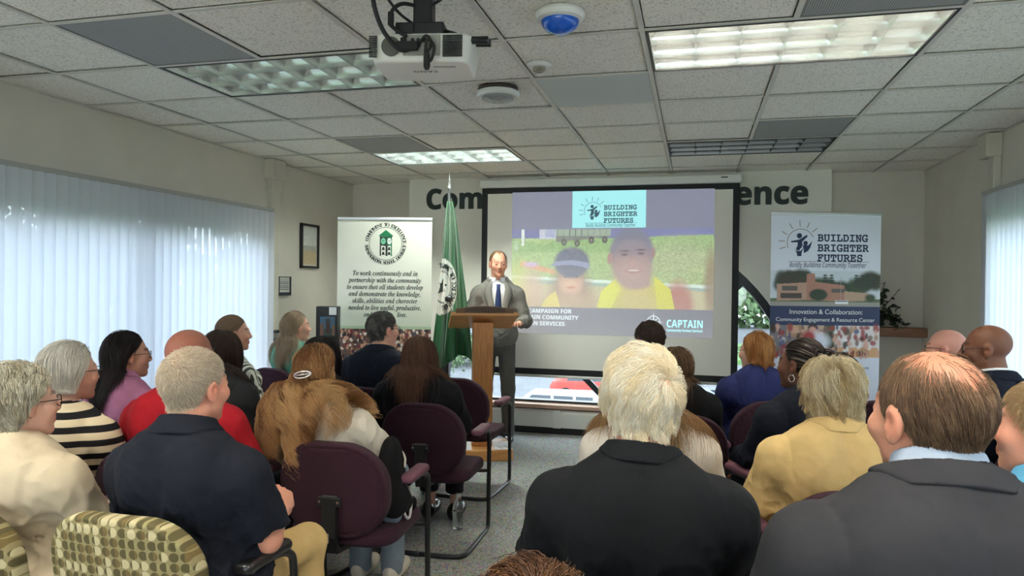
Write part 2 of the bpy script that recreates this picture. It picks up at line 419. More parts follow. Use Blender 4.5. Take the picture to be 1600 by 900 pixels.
# ------------------------------------------------------------------ wall lettering
g = Geo()
for txt, x0, w in (('Com', -2.754, .615), ('mitment to Excell', -2.11, 2.44), ('ence', .352, .648)):
    V, F = text_mesh(txt, .285, SANSB, .006, 'LEFT'); V[:, 0] -= V[:, 0].min(); V[:, 0] *= w / V[:, 0].max()
    n = len(V); V2 = V.copy(); V2[:, 1] += .012
    cnt = {(a, b) for f in F for a, b in zip(f, f[1:] + f[:1])}
    S = [[b, a, a + n, b + n] for (a, b) in cnt if (b, a) not in cnt]
    g.add(np.concatenate([V, V2]), F + S, (x0, 0, 0))
o = g.build('wall_lettering', M_letter); o.location = (0, YW - .0125, 2.272)
tag(o, 'large dark green motto lettering on the front wall, ends showing beside the screen', 'wall lettering')

# ------------------------------------------------------------------ windows and blinds of the side walls
def sheer():
    m = bpy.data.materials.new('sheer_vane_fabric'); m.use_nodes = True; N = m.node_tree.nodes; L = m.node_tree.links; N.clear()
    o = N.new('ShaderNodeOutputMaterial'); t = N.new('ShaderNodeBsdfTranslucent'); d = N.new('ShaderNodeBsdfDiffuse'); p = N.new('ShaderNodeBsdfTransparent')
    t.inputs[0].default_value = (.66, .685, .78, 1); d.inputs[0].default_value = (.86, .86, .90, 1); p.inputs[0].default_value = (.92, .96, 1, 1)
    a = N.new('ShaderNodeMixShader'); a.inputs[0].default_value = .42; b = N.new('ShaderNodeMixShader'); b.inputs[0].default_value = .09
    L.new(t.outputs[0], a.inputs[1]); L.new(d.outputs[0], a.inputs[2]); L.new(a.outputs[0], b.inputs[1]); L.new(p.outputs[0], b.inputs[2]); L.new(b.outputs[0], o.inputs[0])
    return m
M_sheer = sheer()
def window_side(n, x, s, W, ztop, yend, label_w, label_b):
    fr = thing('window_%d' % n, label_w, 'window', (x - s * -.08, 0, 0)); struct(fr)
    bm = bmesh.new(); y0, y1, z0, z1 = W['y0'], W['y1'], W['z0'], W['z1']
    for a, b in (((-.03, y0, z0), (.03, y1, z0 + .06)), ((-.03, y0, z1 - .06), (.03, y1, z1)), ((-.03, y0, z0), (.03, y0 + .06, z1)), ((-.03, y1 - .06, z0), (.03, y1, z1))): lohi(bm, a, b)
    yy = 4.14
    while yy > y0: lohi(bm, (-.03, yy - .045, z0), (.03, yy + .045, z1)); yy -= 1.55
    mesh_bm('window_frame', bm, mat('grey_metal_frame', srgb(120, 122, 128), .5), fr)
    bm = bmesh.new(); lohi(bm, (-.003, y0, z0), (.003, y1, z1)); mesh_bm('glass', bm, M_glass, fr)
    vb = thing('vertical_blind', label_b, 'blind', (x - s * .065, 0, 0))
    V, F = [], []; y = yend - .05; k = 0; rng = random.Random(n)
    while y > y0 - .12:
        ang = math.radians(19 + rng.uniform(-3, 3)); lean = rng.uniform(-.002, .002); b0 = len(V)
        zb = .655
        for zi, z in enumerate((ztop, ztop - .5, zb + .4, zb)):
            for j in range(5):
                t = (j / 4 - .5) * .102; yy = t * math.cos(ang) ; xx = t * math.sin(ang) + .010 * (1 - (t / .051) ** 2)
                V.append((-s * xx, y + yy + lean * zi, z))
        for zi in range(3):
            for j in range(4): a = b0 + zi * 5 + j; F.append([a, a + 1, a + 6, a + 5])
        y -= .0800; k += 1
    mesh_np('vanes', V, F, M_sheer, vb)
    bm = bmesh.new(); lohi(bm, (-.02 if s < 0 else -.02, y0 - .12, ztop + .002), (.02, yend, ztop + .03)); mesh_bm('head_rail', bm, mat('grey_rail', srgb(170, 168, 162), .5), vb)
    return vb
window_side(2, XL, -1, W1, 2.108, 5.64, 'long metal framed window in the wall at left, behind sheer vertical blinds',
            'long white vertical blind hanging along the left wall window')
window_side(3, XR, 1, W2, 2.155, 5.70, 'metal framed window in the wall at right, behind sheer vertical blinds',
            'white vertical blind over the window at the right edge')
# pipe covers beside the blinds
M_cover = mat('cream_metal_cover', srgb(200, 194, 178), .5)
bm = bmesh.new(); lohi(bm, (XL, 5.655, 0), (XL + .05, 5.775, CEIL)); lohi(bm, (XL, 5.60, CEIL - .17), (XL + .10, 5.79, CEIL)); lohi(bm, (XL, 5.64, CEIL - .26), (XL + .065, 5.785, CEIL - .16))
struct(mesh_bm('trim_3', bm, M_cover, bevel=.006))
bm = bmesh.new(); lohi(bm, (XR - .05, 5.60, 1.2), (XR, 5.70, CEIL)); lohi(bm, (XR - .10, 5.58, CEIL - .16), (XR, 5.76, CEIL))
struct(mesh_bm('trim_4', bm, M_cover, bevel=.006))

# ------------------------------------------------------------------ ceiling fixtures
M_louver = mat('louver_metal', (.50, .52, .51), .18, .9)
M_louver_dark = mat('louver_metal_darkened', (.13, .13, .13), .3, .8)  # louver metal darkened so the unlit fixture looks dim
M_pan = mat('lamp_pan_white', (.7, .7, .68), .5)
M_tube_on = mat('lit_tube', (1, 1, 1), .5, emit=(1, .93, .78, LAMP_W['bright']))
M_tube_rear = mat('lit_tube_warm', (1, 1, 1), .5, emit=(1, .93, .80, LAMP_W['rear']))
M_tube_dim = mat('dim_tube', (.9, .92, .9), .4, emit=(.9, 1, .93, LAMP_W['dim']))
M_tube_faint = mat('faint_tube', (.9, .92, .9), .4, emit=(.88, 1, .92, LAMP_W['dim'] * .07))  # faint greenish glow added to the left fixture, otherwise switched off
M_tube_off = mat('unlit_tube', (.8, .8, .8), .4)
LAB = {(-4, 0): 'parabolic ceiling light given a faint glow, left of the projector, nearest the long blinds', (0, 0): 'brightly lit parabolic ceiling light at upper right',
       (-4, 4): 'narrow looking lit ceiling light above the school banner', (0, 4): 'dark unlit ceiling light above the right end of the screen',
       (-4, -4): 'lit ceiling light overhead, out of the picture on the left side', (0, -4): 'lit ceiling light overhead, out of the picture on the right side',
       (-4, -8): 'lit ceiling light behind the audience on the left', (0, -8): 'lit ceiling light behind the audience on the right'}
for k, r, kind in LIGHTS:
    t = thing('ceiling_light', LAB[(k, r)], 'ceiling light', (gx(k + 1), gy(r) + .305, CEIL), 0, 'recessed ceiling lights')
    hx, hy = .585, .282; on = kind in ('bright', 'rear')
    bm = bmesh.new()
    for a, b in (((-hx - .012, -hy - .012, -.004), (hx + .012, -hy, .1)), ((-hx - .012, hy, -.004), (hx + .012, hy + .012, .1)), ((-hx - .012, -hy, -.004), (-hx, hy, .1)), ((hx, -hy, -.004), (hx + .012, hy, .1))): lohi(bm, a, b)
    mesh_bm('frame', bm, M_black, t)
    bm = bmesh.new(); lohi(bm, (-hx, -hy, .10), (hx, hy, .11)); mesh_bm('reflector_pan', bm, mat('darkened_pan', (.2, .2, .2), .5) if kind == 'dark' else M_pan, t)  # pan colour darkened in the unlit fixture to look shaded
    bm = bmesh.new()
    def blade(p, q, w0, w1, hgt, axis):      # parabolic blade: thin at the bottom, wide at the top
        n = 4
        for sgn in (-1, 1):
            prev = None
            for i in range(n + 1):
                u = i / n; w = w0 + (w1 - w0) * u ** 2.0; z = .002 + hgt * u
                if axis == 'X': a_, b_ = (p[0], p[1] + sgn * w, z), (q[0], q[1] + sgn * w, z)
                else: a_, b_ = (p[0] + sgn * w, p[1], z), (q[0] + sgn * w, q[1], z)
                cur = (bm.verts.new(a_), bm.verts.new(b_))
                if prev: bm.faces.new((prev[0], prev[1], cur[1], cur[0])).smooth = True
                prev = cur
    for j in range(4): y = -hy + 2 * hy * j / 3; blade((-hx, y), (hx, y), .0015, .030, .075, 'X')
    for i in range(7): x = -hx + 2 * hx * i / 6; blade((x, -hy), (x, hy), .0015, .022, .055, 'Y')
    mesh_bm('louver', bm, M_louver_dark if kind == 'dark' else M_louver, t, smooth=True)
    for j in range(3):
        bm = bmesh.new(); y = -hy + 2 * hy * (j + .5) / 3; tube(bm, [(-hx + .01, y, .082), (hx - .01, y, .082)], .013, 10)
        mesh_bm('tube', bm, M_tube_on if kind == 'bright' else M_tube_rear if on else (M_tube_dim if kind == 'far' else M_tube_faint if kind == 'left' else M_tube_off), t)
VLAB = {(-4, -1): 'grey perforated ceiling vent beside the faintly glowing light at upper left', (1, -1): 'dark ribbed ceiling vent cut off by the top edge at right',
        (-4, 3): 'grey ceiling vent above the school banner', (1, 3): 'grey ceiling vent beside the dark unlit light'}
def perf(name, c0, c1, sc=260):
    m = bpy.data.materials.new(name); m.use_nodes = True; N = m.node_tree.nodes; L = m.node_tree.links; b = N['Principled BSDF']
    tc = N.new('ShaderNodeTexCoord'); v = N.new('ShaderNodeTexVoronoi'); v.inputs['Scale'].default_value = sc; v.inputs['Randomness'].default_value = 0
    r = N.new('ShaderNodeValToRGB'); r.color_ramp.elements[0].position = .30; r.color_ramp.elements[0].color = (*c0, 1); r.color_ramp.elements[1].position = .42; r.color_ramp.elements[1].color = (*c1, 1)
    L.new(tc.outputs['Object'], v.inputs['Vector']); L.new(v.outputs['Distance'], r.inputs[0]); L.new(r.outputs[0], b.inputs['Base Color']); b.inputs['Roughness'].default_value = .6
    return m
M_perf = perf('perforated_grey_metal', (.06, .06, .06), srgb(168, 168, 164), 110)
for k, r in VENTS:
    t = thing('ceiling_vent', VLAB[(k, r)], 'vent', (gx(k) + .305, gy(r) + .305, CEIL), 0, 'ceiling vents')
    bm = bmesh.new(); lohi(bm, (-.293, -.293, .001), (.293, .293, .012)); mesh_bm('grille', bm, M_perf, t)
    bm = bmesh.new()
    for a, b in (((-.295, -.295, -.001), (.295, -.283, .02)), ((-.295, .283, -.001), (.295, .295, .02)), ((-.295, -.283, -.001), (-.283, .283, .02)), ((.283, -.283, -.001), (.295, .283, .02))): lohi(bm, a, b)
    mesh_bm('frame', bm, mat('vent_frame', srgb(120, 118, 112), .5), t)
bm = bmesh.new(); lohi(bm, (-.293, -.293, .0), (.293, .293, .02)); o = mesh_bm('ceiling_panel', bm, mat('smooth_grey_panel', srgb(190, 193, 190), .6), bevel=.003, loc=(gx(-1) + .305, gy(1) + .305, CEIL - .0015))
tag(o, 'smooth bluish grey panel among the speckled ceiling tiles', 'ceiling panel')
# motion dome, detector, emergency light
t = thing('ceiling_sensor', 'white round ceiling sensor with a blue dome', 'sensor', (-.534, 2.80, CEIL + .002))
bm = bmesh.new(); lathe(bm, [(.001, 0), (.095, 0), (.10, -.012), (.092, -.03), (.078, -.036), (.001, -.036)], 36); mesh_bm('housing', bm, M_white, t, smooth=True)
bm = bmesh.new(); lathe(bm, [(.076, -.034)] + [(.076 * math.cos(a), -.034 - .052 * math.sin(a)) for a in [i * .15 for i in range(1, 11)]], 36)
mesh_bm('dome', bm, mat('blue_dome_plastic', srgb(24, 92, 200), .12, coat=.6), t, smooth=True)
t = thing('smoke_detector', 'small dirty white smoke detector between projector and light panel', 'smoke detector', (-.756, 3.43, CEIL + .002))
bm = bmesh.new(); lathe(bm, [(.001, 0), (.058, 0), (.062, -.008), (.052, -.02), (.001, -.021)], 28); mesh_bm('base', bm, M_white, t, smooth=True)
bm = bmesh.new(); lathe(bm, [(.03, -.019), (.028, -.036), (.018, -.042), (.001, -.043)], 24); mesh_bm('sensing_head', bm, mat('dusty_plastic', srgb(150, 142, 128), .6, noise=.3, nscale=60), t, smooth=True)
t = thing('strobe_light', 'white ceiling disc with clear strobe lens below the projector', 'alarm light', (-1.067, 3.80, CEIL + .002))
bm = bmesh.new(); lathe(bm, [(.001, 0), (.108, 0), (.112, -.012), (.104, -.022), (.001, -.022)], 36); mesh_bm('mount_ring', bm, mat('brown_mount', srgb(70, 60, 52), .6), t, smooth=True)
bm = bmesh.new(); lathe(bm, [(.104, -.022), (.117, -.028), (.118, -.045), (.108, -.055), (.095, -.055), (.001, -.055)], 36); mesh_bm('disc', bm, M_white, t, smooth=True)
bm = bmesh.new(); lathe(bm, [(.09, -.055), (.088, -.066), (.05, -.078), (.001, -.081)], 32); mesh_bm('lens', bm, mat('clear_faceted_lens', (.9, .92, .92), .08, trans=.7, bump=.6, bscale=25), t, smooth=True)

# ------------------------------------------------------------------ projector
t = thing('projector', 'white ceiling projector hanging on a black pole mount', 'projector', (-.975, 2.475, 2.33), math.radians(10))
M_proj = mat('projector_white', srgb(226, 222, 214), .45)
bm = bmesh.new(); r = bbox(bm, (0, .02, 0), (.375, .27, .10))
for v in bm.verts:
    if v.co.z < 0: v.co.x *= .93; v.co.y = .02 + (v.co.y - .02) * .93
bmesh.ops.bevel(bm, geom=[e for e in bm.edges if abs(e.verts[0].co.z - e.verts[1].co.z) > .05], offset=.05, segments=5, affect='EDGES', profile=.5)
mesh_bm('body', bm, M_proj, t, smooth=True, bevel=.012, seg=3)
for x0, x1 in ((-.178, -.150), (.085, .155)):
    bm = bmesh.new()
    for i in range(12): lohi(bm, (x0, -.1205, -.036 + i * .0065), (x1, -.1145, -.0325 + i * .0065))
    mesh_bm('vent_slots', bm, M_blackrubber, t)
bm = bmesh.new(); lathe(bm, [(.001, -.121), (.034, -.121), (.034, -.112)], 24, (-.1, 0, .002), 'Y'); mesh_bm('fan_grille', bm, mat('fan_grey', srgb(90, 88, 82), .5), t, smooth=True)
bm = bmesh.new(); lohi(bm, (-.055, -.1215, -.03), (.075, -.113, .04)); pp_ = mesh_bm('port_panel', bm, mat('port_grey', srgb(150, 146, 138), .5), t)
bm = bmesh.new()
for x, z in ((-.02, .02), (0, .02), (0, .0), (-.02, 0), (.02, .02), (.045, .0)): lathe(bm, [(.001, -.128), (.007, -.128), (.007, -.12)], 12, (x, 0, z), 'Y')
mesh_bm('port', bm, M_black, pp_, smooth=True)
g = Geo(); V, F = text_mesh('CASIO', .03, SANSB, .0005); V = V[:, [0, 2, 1]]; V[:, 1] *= -1; V[:, 0] *= -1; V[:, 1] *= -1; g.add(V, F, (.0, -.0, -.0505)); g.build('lettering', mat('logo_grey', srgb(90, 90, 90), .5), t)
bm = bmesh.new(); lohi(bm, (.04, -.055, -.051), (.12, -.035, -.0495)); mesh_bm('label_plate', bm, mat('logo_plate', srgb(170, 168, 164), .5), t)
bm = bmesh.new(); lathe(bm, [(.001, .16), (.03, .16), (.034, .14)], 24, (.08, 0, 0), 'Y'); mesh_bm('lens', bm, M_black, t, smooth=True)
bm = bmesh.new(); lohi(bm, (-.035, -.06, .09), (.035, .01, .26)); lohi(bm, (-.09, -.10, .05), (.085, .06, .095)); lohi(bm, (-.07, -.11, .01), (-.02, -.08, .09)) ; mesh_bm('ceiling_mount', bm, M_black, t, bevel=.006)
bm = bmesh.new()
for y, z in ((.03, .055), (-.06, .035)): tube(bm, [(.05, y, .075), (.12, y, z + .02), (.15, y - .01, z), (.24, y - .01, z)], .014, 8)
tube(bm, [(.13, .03, .06), (.15, -.07, .04)], .016, 8)
mesh_bm('mount_arm', bm, M_black, t)
bm = bmesh.new(); lathe(bm, [(.001, .265), (.09, .265), (.09, .25), (.001, .25)], 24); bm2 = None; mesh_bm('ceiling_plate', bm, M_black, t)
bm = bmesh.new()
tube(bm, spline([(-.14, -.16, .262), (-.15, -.18, .16), (-.12, -.17, .05), (-.06, -.15, -.02), (-.01, -.125, .0)]), .008, 8)
tube(bm, spline([(-.03, -.05, .17), (-.06, -.12, .15), (-.09, -.14, .12), (-.095, -.14, .07), (-.04, -.13, .03)]), .007, 8)
tube(bm, spline([(-.03, -.05, .10), (-.08, -.10, .13), (-.12, -.12, .19), (-.08, -.1, .22), (0, -.03, .2)]), .005, 8)
tube(bm, spline([(.03, -.05, .17), (.08, -.08, .19), (.08, -.06, .25)]), .006, 8)
tube(bm, spline([(.0, -.128, .0), (.03, -.14, .03), (.05, -.145, .0), (.03, -.15, -.05), (.05, -.15, -.06), (.06, -.148, -.01), (.035, -.15, .01), (.03, -.15, -.08), (.045, -.15, -.085)]), .0055, 8)
mesh_bm('cable', bm, M_blackrubber, t)
for p, sz_ in (((-.095, -.14, .09), (.02, .02, .05)), ((-.05, -.138, .0), (.02, .02, .05)), ((.037, -.15, -.06), (.02, .02, .05)), ((-.035, -.14, -.005), (.075, .025, .03))):
    bm = bmesh.new(); bbox(bm, p, sz_); mesh_bm('plug', bm, M_blackrubber, t, bevel=.005)

# ------------------------------------------------------------------ projection screen and slide
SX0, SX1, SZ0, SZ1, SY = -2.105, .390, .595, 2.452, 6.95
t = thing('projection_screen', 'large pull-down projection screen with black border showing a slide', 'projection screen', (0, SY, 0))
M_scr = mat('matte_screen_white', srgb(240, 234, 222), .9)
bm = bmesh.new(); lohi(bm, (SX0 - .02, -.045, SZ1 + .005), (SX1 + .02, .055, SZ1 + .085)); mesh_bm('case', bm, M_white, t, bevel=.015, seg=3)
bm = bmesh.new(); lohi(bm, (SX1 - .17, -.0475, SZ1 + .05), (SX1 - .11, -.045, SZ1 + .06)); mesh_bm('case_label', bm, M_black, t)
bm = bmesh.new()
for x in (SX0 + .03, SX1 - .03): lohi(bm, (x - .02, -.01, SZ1 + .08), (x + .02, .13, SZ1 + .09)); lohi(bm, (x - .02, .118, SZ1 + .02), (x + .02, .13, SZ1 + .085))
mesh_bm('bracket', bm, M_white, t)
bm = bmesh.new(); lohi(bm, (SX0 + .058, .0, SZ0 + .06), (SX1 - .058, .002, SZ1 - .05)); mesh_bm('screen_fabric', bm, M_scr, t)
bm = bmesh.new()
for a, b in (((SX0, -.001, SZ0), (SX0 + .06, .003, SZ1 + .01)), ((SX1 - .06, -.001, SZ0), (SX1, .003, SZ1 + .01)), ((SX0 + .06, -.001, SZ0), (SX1 - .06, .003, SZ0 + .062)), ((SX0 + .06, -.001, SZ1 - .052), (SX1 - .06, .003, SZ1 + .01))): lohi(bm, a, b)
mesh_bm('border', bm, mat('screen_border_black', (.008, .008, .009), .6), t)
bm = bmesh.new(); tube(bm, [(SX0, 0, SZ0 - .012), (SX1, 0, SZ0 - .012)], .014, 10); mesh_bm('bottom_bar', bm, M_white, t)
W, H = 1.953, 1.405
P = Paint(W, H, 330, srgb(112, 116, 142))
v = lambda d: H - d
px0 = v(1.138); px1 = v(.371)
P.rect(0, px0, W, px1, srgb(162, 190, 126)); P.rect(0, v(.46), W, px1, srgb(108, 112, 165)); P.poly([(0, v(.60)), (0, v(.47)), (.35, v(.52)), (.45, v(.48)), (1.0, v(.46)), (W, v(.43)), (W, v(.60))], srgb(140, 178, 110))
P.rect(.28, v(.47), .46, px1, srgb(190, 196, 210)); P.rect(.34, v(.45), .44, px1, srgb(160, 170, 200)); P.rect(.10, v(.53), .13, px1, srgb(225, 235, 225))
for i in range(5): P.rect(.02, v(.50 + .02 * i), .07, v(.492 + .02 * i), srgb(225, 235, 225))
P.grain(.35, 0, v(.9), W, v(.44), 3); P.ell(1.65, v(.66), .32, .17, srgb(172, 182, 140), .6, .8); P.grain(.5, 1.35, v(.9), W, v(.46), 2)
# hay wagon
P.poly([(.45, v(.50)), (.98, v(.45)), (.98, v(.40)), (.45, v(.43))], srgb(112, 118, 112)); P.rect(.45, v(.44), .99, v(.372), srgb(150, 170, 150))
for i in range(9): P.rect(.46 + .06 * i, v(.45 - .003 * i), .468 + .06 * i, px1, srgb(90, 100, 100))
for x, z in ((.53, .50), (.66, .51), (.80, .48), (.93, .475)): P.ell(x, v(z), .027, .034, srgb(40, 42, 44), .15); P.ell(x, v(z), .012, .015, srgb(130, 130, 120), .2)
# truck rail and bed
P.rect(0, px0, W, v(.90), srgb(196, 190, 150)); P.poly([(.0, v(.86)), (W, v(.94)), (W, v(.91)), (0, v(.83))], srgb(214, 238, 224)); P.poly([(0, v(.90)), (W, v(.97)), (W, v(.94)), (0, v(.865))], srgb(150, 180, 168))
P.poly([(.1, v(.68)), (.45, v(.78)), (.45, v(.82)), (.08, v(.74))], srgb(222, 150, 110), .8)
# passengers at the left edge
P.ell(.07, v(1.0), .12, .25, srgb(206, 204, 104), .5, .8); P.ell(.22, v(.98), .10, .22, srgb(206, 170, 150), .5, .7); P.ell(.2, v(.72), .07, .025, srgb(200, 180, 230), .4, .7)
# child with cap
P.ell(.60, v(1.0), .19, .26, srgb(140, 108, 90), .35); P.ell(.6, v(1.18), .30, .2, srgb(186, 160, 130), .3); P.poly([(.30, px0), (.36, v(1.05)), (.45, v(.98)), (.5, px0)], srgb(230, 215, 90), .8)
P.ell(.60, v(.86), .125, .165, srgb(176, 140, 124), .12); P.ell(.6, v(.93), .10, .075, srgb(228, 190, 160), .5, .8); P.ell(.55, v(.84), .018, .008, srgb(70, 50, 50), .4); P.ell(.66, v(.84), .018, .008, srgb(70, 50, 50), .4); P.ell(.605, v(.945), .045, .012, srgb(190, 110, 100), .4)
P.ell(.61, v(.70), .175, .15, srgb(88, 94, 120), .1); P.rect(.40, v(.80), .44, v(.74), srgb(112, 118, 148), 0); P.grain(.5, .44, v(.74), .78, v(.55), 3)
P.poly([(.38, v(.74)), (.45, v(.69)), (.62, v(.675)), (.77, v(.70)), (.79, v(.765)), (.70, v(.735)), (.56, v(.72))], srgb(140, 148, 180))
# taller boy
P.ell(1.24, v(1.13), .33, .29, srgb(196, 192, 84), .12); P.poly([(.86, px0), (.90, v(.98)), (1.05, v(.84)), (1.1, v(.95)), (1.0, px0)], srgb(222, 226, 70)); P.ell(1.25, v(1.1), .17, .2, srgb(206, 190, 120), .4, .9)
P.ell(1.63, v(1.14), .14, .26, srgb(180, 116, 106), .25); P.poly([(1.4, v(.82)), (1.56, v(.95)), (1.6, px0), (1.44, px0)], srgb(214, 214, 60))
P.rect(1.13, v(.92), 1.36, v(.78), srgb(164, 138, 130)); P.ell(1.245, v(.90), .125, .05, srgb(164, 138, 130), .3)
P.ell(1.19, v(.60), .205, .235, srgb(108, 110, 132), .08); P.ell(.985, v(.66), .03, .06, srgb(168, 128, 122), .2); P.ell(1.39, v(.6), .025, .05, srgb(150, 116, 116), .2)
P.ell(1.195, v(.72), .188, .225, srgb(158, 134, 136), .12); P.ell(1.195, v(.80), .16, .12, srgb(186, 156, 148), .6, .8); P.ell(1.19, v(.56), .165, .07, srgb(138, 126, 140), .5, .9)
P.ell(1.12, v(.62), .032, .012, srgb(80, 64, 72), .4); P.ell(1.28, v(.61), .032, .012, srgb(80, 64, 72), .4); P.ell(1.12, v(.585), .05, .01, srgb(90, 76, 82), .4); P.ell(1.28, v(.575), .05, .01, srgb(90, 76, 82), .4)
P.ell(1.205, v(.69), .03, .03, srgb(180, 144, 134), .5, .8); P.ell(1.21, v(.775), .075, .022, srgb(156, 104, 104), .35); P.ell(1.21, v(.772), .055, .010, srgb(222, 214, 208), .35)
P.ell(1.93, v(.9), .06, .3, srgb(140, 110, 90), .4, .8)
P.rect(0, 0, W, v(1.138), srgb(120, 122, 136))
P.mix(np.clip((.45 - P.X) / .5, 0, 1) * (P.Z < v(1.138)) * .6, srgb(165, 160, 152)); P.mix(np.clip((v(1.22) - P.Z) / .2, 0, 1) * .45, srgb(150, 150, 152))
P.mix(np.full_like(P.X, .12) + .2 * np.clip((v(.75) - P.Z) / .4, 0, 1) * (P.Z > v(1.138)), srgb(176, 172, 160))  # pale haze mixed into the colours, as if room light washed them out
P.grain(.14, 0, v(1.138), W, v(.371), 2); P.rect(.609, v(.358), 1.323, H, srgb(158, 232, 236))
def slide_mat():
    m = bpy.data.materials.new('projected_slide'); m.use_nodes = True; N = m.node_tree.nodes; L = m.node_tree.links; b = N['Principled BSDF']
    a = N.new('ShaderNodeVertexColor'); a.layer_name = 'Col'; b.inputs['Base Color'].default_value = (.18, .18, .18, 1); b.inputs['Roughness'].default_value = .9
    L.new(a.outputs[0], b.inputs['Emission Color']); b.inputs['Emission Strength'].default_value = SCREEN_W; return m
sl = P.build('slide_picture', slide_mat(), t, (SX0 + .318, -.0025, 1.005))
M_sl_dark = mat('slide_ink', (.02, .03, .04), .9, emit=(*srgb(70, 100, 112), .25)); M_sl_white = mat('slide_white', (.1, .1, .1), .9, emit=(*srgb(215, 228, 230), .46)); M_sl_cyan = mat('slide_cyan', (.1, .1, .1), .9, emit=(*srgb(165, 238, 244), .5))
def building_logo(g, x, z, s, ink=0, sun=0, tag_=True):
    """sun, three figures, three lines of slab lettering; x,z = sun centre; s = sun radius"""
    n = 30
    g.line([(x + s * math.cos(a), z + s * math.sin(a)) for a in [math.radians(25 + (205 - 25) * i / n) for i in range(n + 1)]], s * .045, mi=sun)
    for i, a in enumerate([math.radians(d) for d in (197, 176, 150, 121, 93, 67, 42)]):
        g.line([(x + 1.18 * s * math.cos(a), z + 1.18 * s * math.sin(a)), (x + 1.62 * s * math.cos(a), z + 1.62 * s * math.sin(a))], s * .05, mi=sun)
    D = lambda dx, dz, r: g.disc(x + dx * s, z + dz * s, r * s, mi=ink)
    PG = lambda pts: g.poly([(x + a * s, z + b * s) for a, b in pts], mi=ink)
    D(-.10, .50, .19); PG([(-.72, .10), (-.1, .22), (.45, .58), (.5, .44), (.12, .08), (.08, -.42), (-.25, -.42), (-.22, .02), (-.7, .0)])
    D(.36, -.04, .17); PG([(.05, -.02), (.2, -.2), (.55, -.2), (.85, .12), (.72, -.35), (.55, -.62), (.25, -.78), (.2, -.4)])
    D(-.18, -.44, .15); PG([(-.48, -.44), (-.3, -.62), (-.02, -.62), (.2, -.40), (.08, -.75), (.06, -1.0), (-.24, -1.0), (-.28, -.76)])
    for i, (w, l) in enumerate(((3.74, 'BUILDING'), (3.80, 'BRIGHTER'), (3.35, 'FUTURES'))):
        V, F = text_mesh(l, .8 * s * 1.05, MONO, .020 * s * 1.2, 'LEFT'); V[:, 0] -= V[:, 0].min(); V[:, 0] *= w * s / V[:, 0].max(); g.add(V, F, (x + 1.24 * s, 0, z + (.12 - .74 * i) * s), ink)
    g.line([(x - .9 * s, z - 1.74 * s * .8), (x + 5.05 * s, z - 1.74 * s * .8)], s * .03, mi=sun)
    V, F = text_mesh('Boldly Building Community Together', .5 * s, SANSI, .003 * s, 'LEFT'); V[:, 0] *= 5.7 * s / V[:, 0].max(); g.add(V, F, (x - .82 * s, 0, z - 1.82 * s), ink)
g = Geo(); building_logo(g, .812, H - .195, .085)
lg = g.build('slide_logo', [M_sl_dark], sl); lg.location = (SX0 + .318, -.004, 1.005)
for i, l in enumerate(('THE CAMPAIGN FOR', 'CAPTAIN COMMUNITY', 'HUMAN SERVICES')):
    g = Geo(); V, F = text_mesh(l, .056, SANSB, .0, 'LEFT'); g.add(V, F, (.055, 0, v(1.20 + .062 * i)))
    lg = g.build('slide_lettering', [M_sl_white], sl); lg.location = (SX0 + .318, -.004, 1.005)
g = Geo()
V, F = text_mesh('CAPTAIN', .1, SANSB, .0, 'LEFT'); V[:, 0] *= .335 / V[:, 0].max(); g.add(V, F, (1.525, 0, v(1.31)), 1)
V, F = text_mesh('Community Human Services', .035, SANSB, 0, 'LEFT'); V[:, 0] *= .335 / V[:, 0].max(); g.add(V, F, (1.525, 0, v(1.35)), 1)
lg = g.build('slide_name', [M_sl_white, M_sl_cyan], sl); lg.location = (SX0 + .318, -.004, 1.005); g = Geo()
cx, cz = 1.405, v(1.265)
for i in range(8):
    a = i * math.pi / 4; L_ = .10 if i % 2 == 0 else .06; d = (math.cos(a), math.sin(a)); n_ = (-d[1] * .008, d[0] * .008)
    g.poly([(cx + n_[0], cz + n_[1]), (cx + d[0] * L_, cz + d[1] * L_), (cx - n_[0], cz - n_[1])])
g.line([(cx + .06 * math.cos(i * .21), cz + .06 * math.sin(i * .21)) for i in range(31)], .006)
lg = g.build('slide_emblem', [M_sl_white], sl); lg.location = (SX0 + .318, -.004, 1.005)
# ------------------------------------------------------------------ signed-distance toolkit: smooth organic shapes meshed with surface nets
f32 = np.float32
def A3(*v): return np.array(v, f32)
def smin(a, b, k):
    h = np.clip(.5 + .5 * (b - a) / k, 0, 1); return b + (a - b) * h - k * h * (1 - h)
def smax(a, b, k): return -smin(-a, -b, k)
def sph(P, c, r): return np.linalg.norm(P - A3(*c), axis=1) - r
def ell(P, c, r):
    q = (P - A3(*c)) / A3(*r); k0 = np.linalg.norm(q, axis=1); k1 = np.linalg.norm(q / A3(*r), axis=1); return k0 * (k0 - 1) / np.maximum(k1, 1e-6)
def cap(P, a, b, ra, rb):
    a = A3(*a); b = A3(*b); ba = b - a; pa = P - a; h = np.clip(pa @ ba / max(1e-9, float(ba @ ba)), 0, 1); return np.linalg.norm(pa - h[:, None] * ba, axis=1) - (ra + (rb - ra) * h)
def rbox(P, c, hx, r, R=None):
    p = P - A3(*c)
    if R is not None: p = p @ np.asarray(R, f32)
    q = np.abs(p) - (A3(*hx) - r); return np.linalg.norm(np.maximum(q, 0), axis=1) + np.minimum(q.max(1), 0) - r
def union(k, *ds):
    d = ds[0]
    for e in ds[1:]: d = smin(d, e, k)
    return d
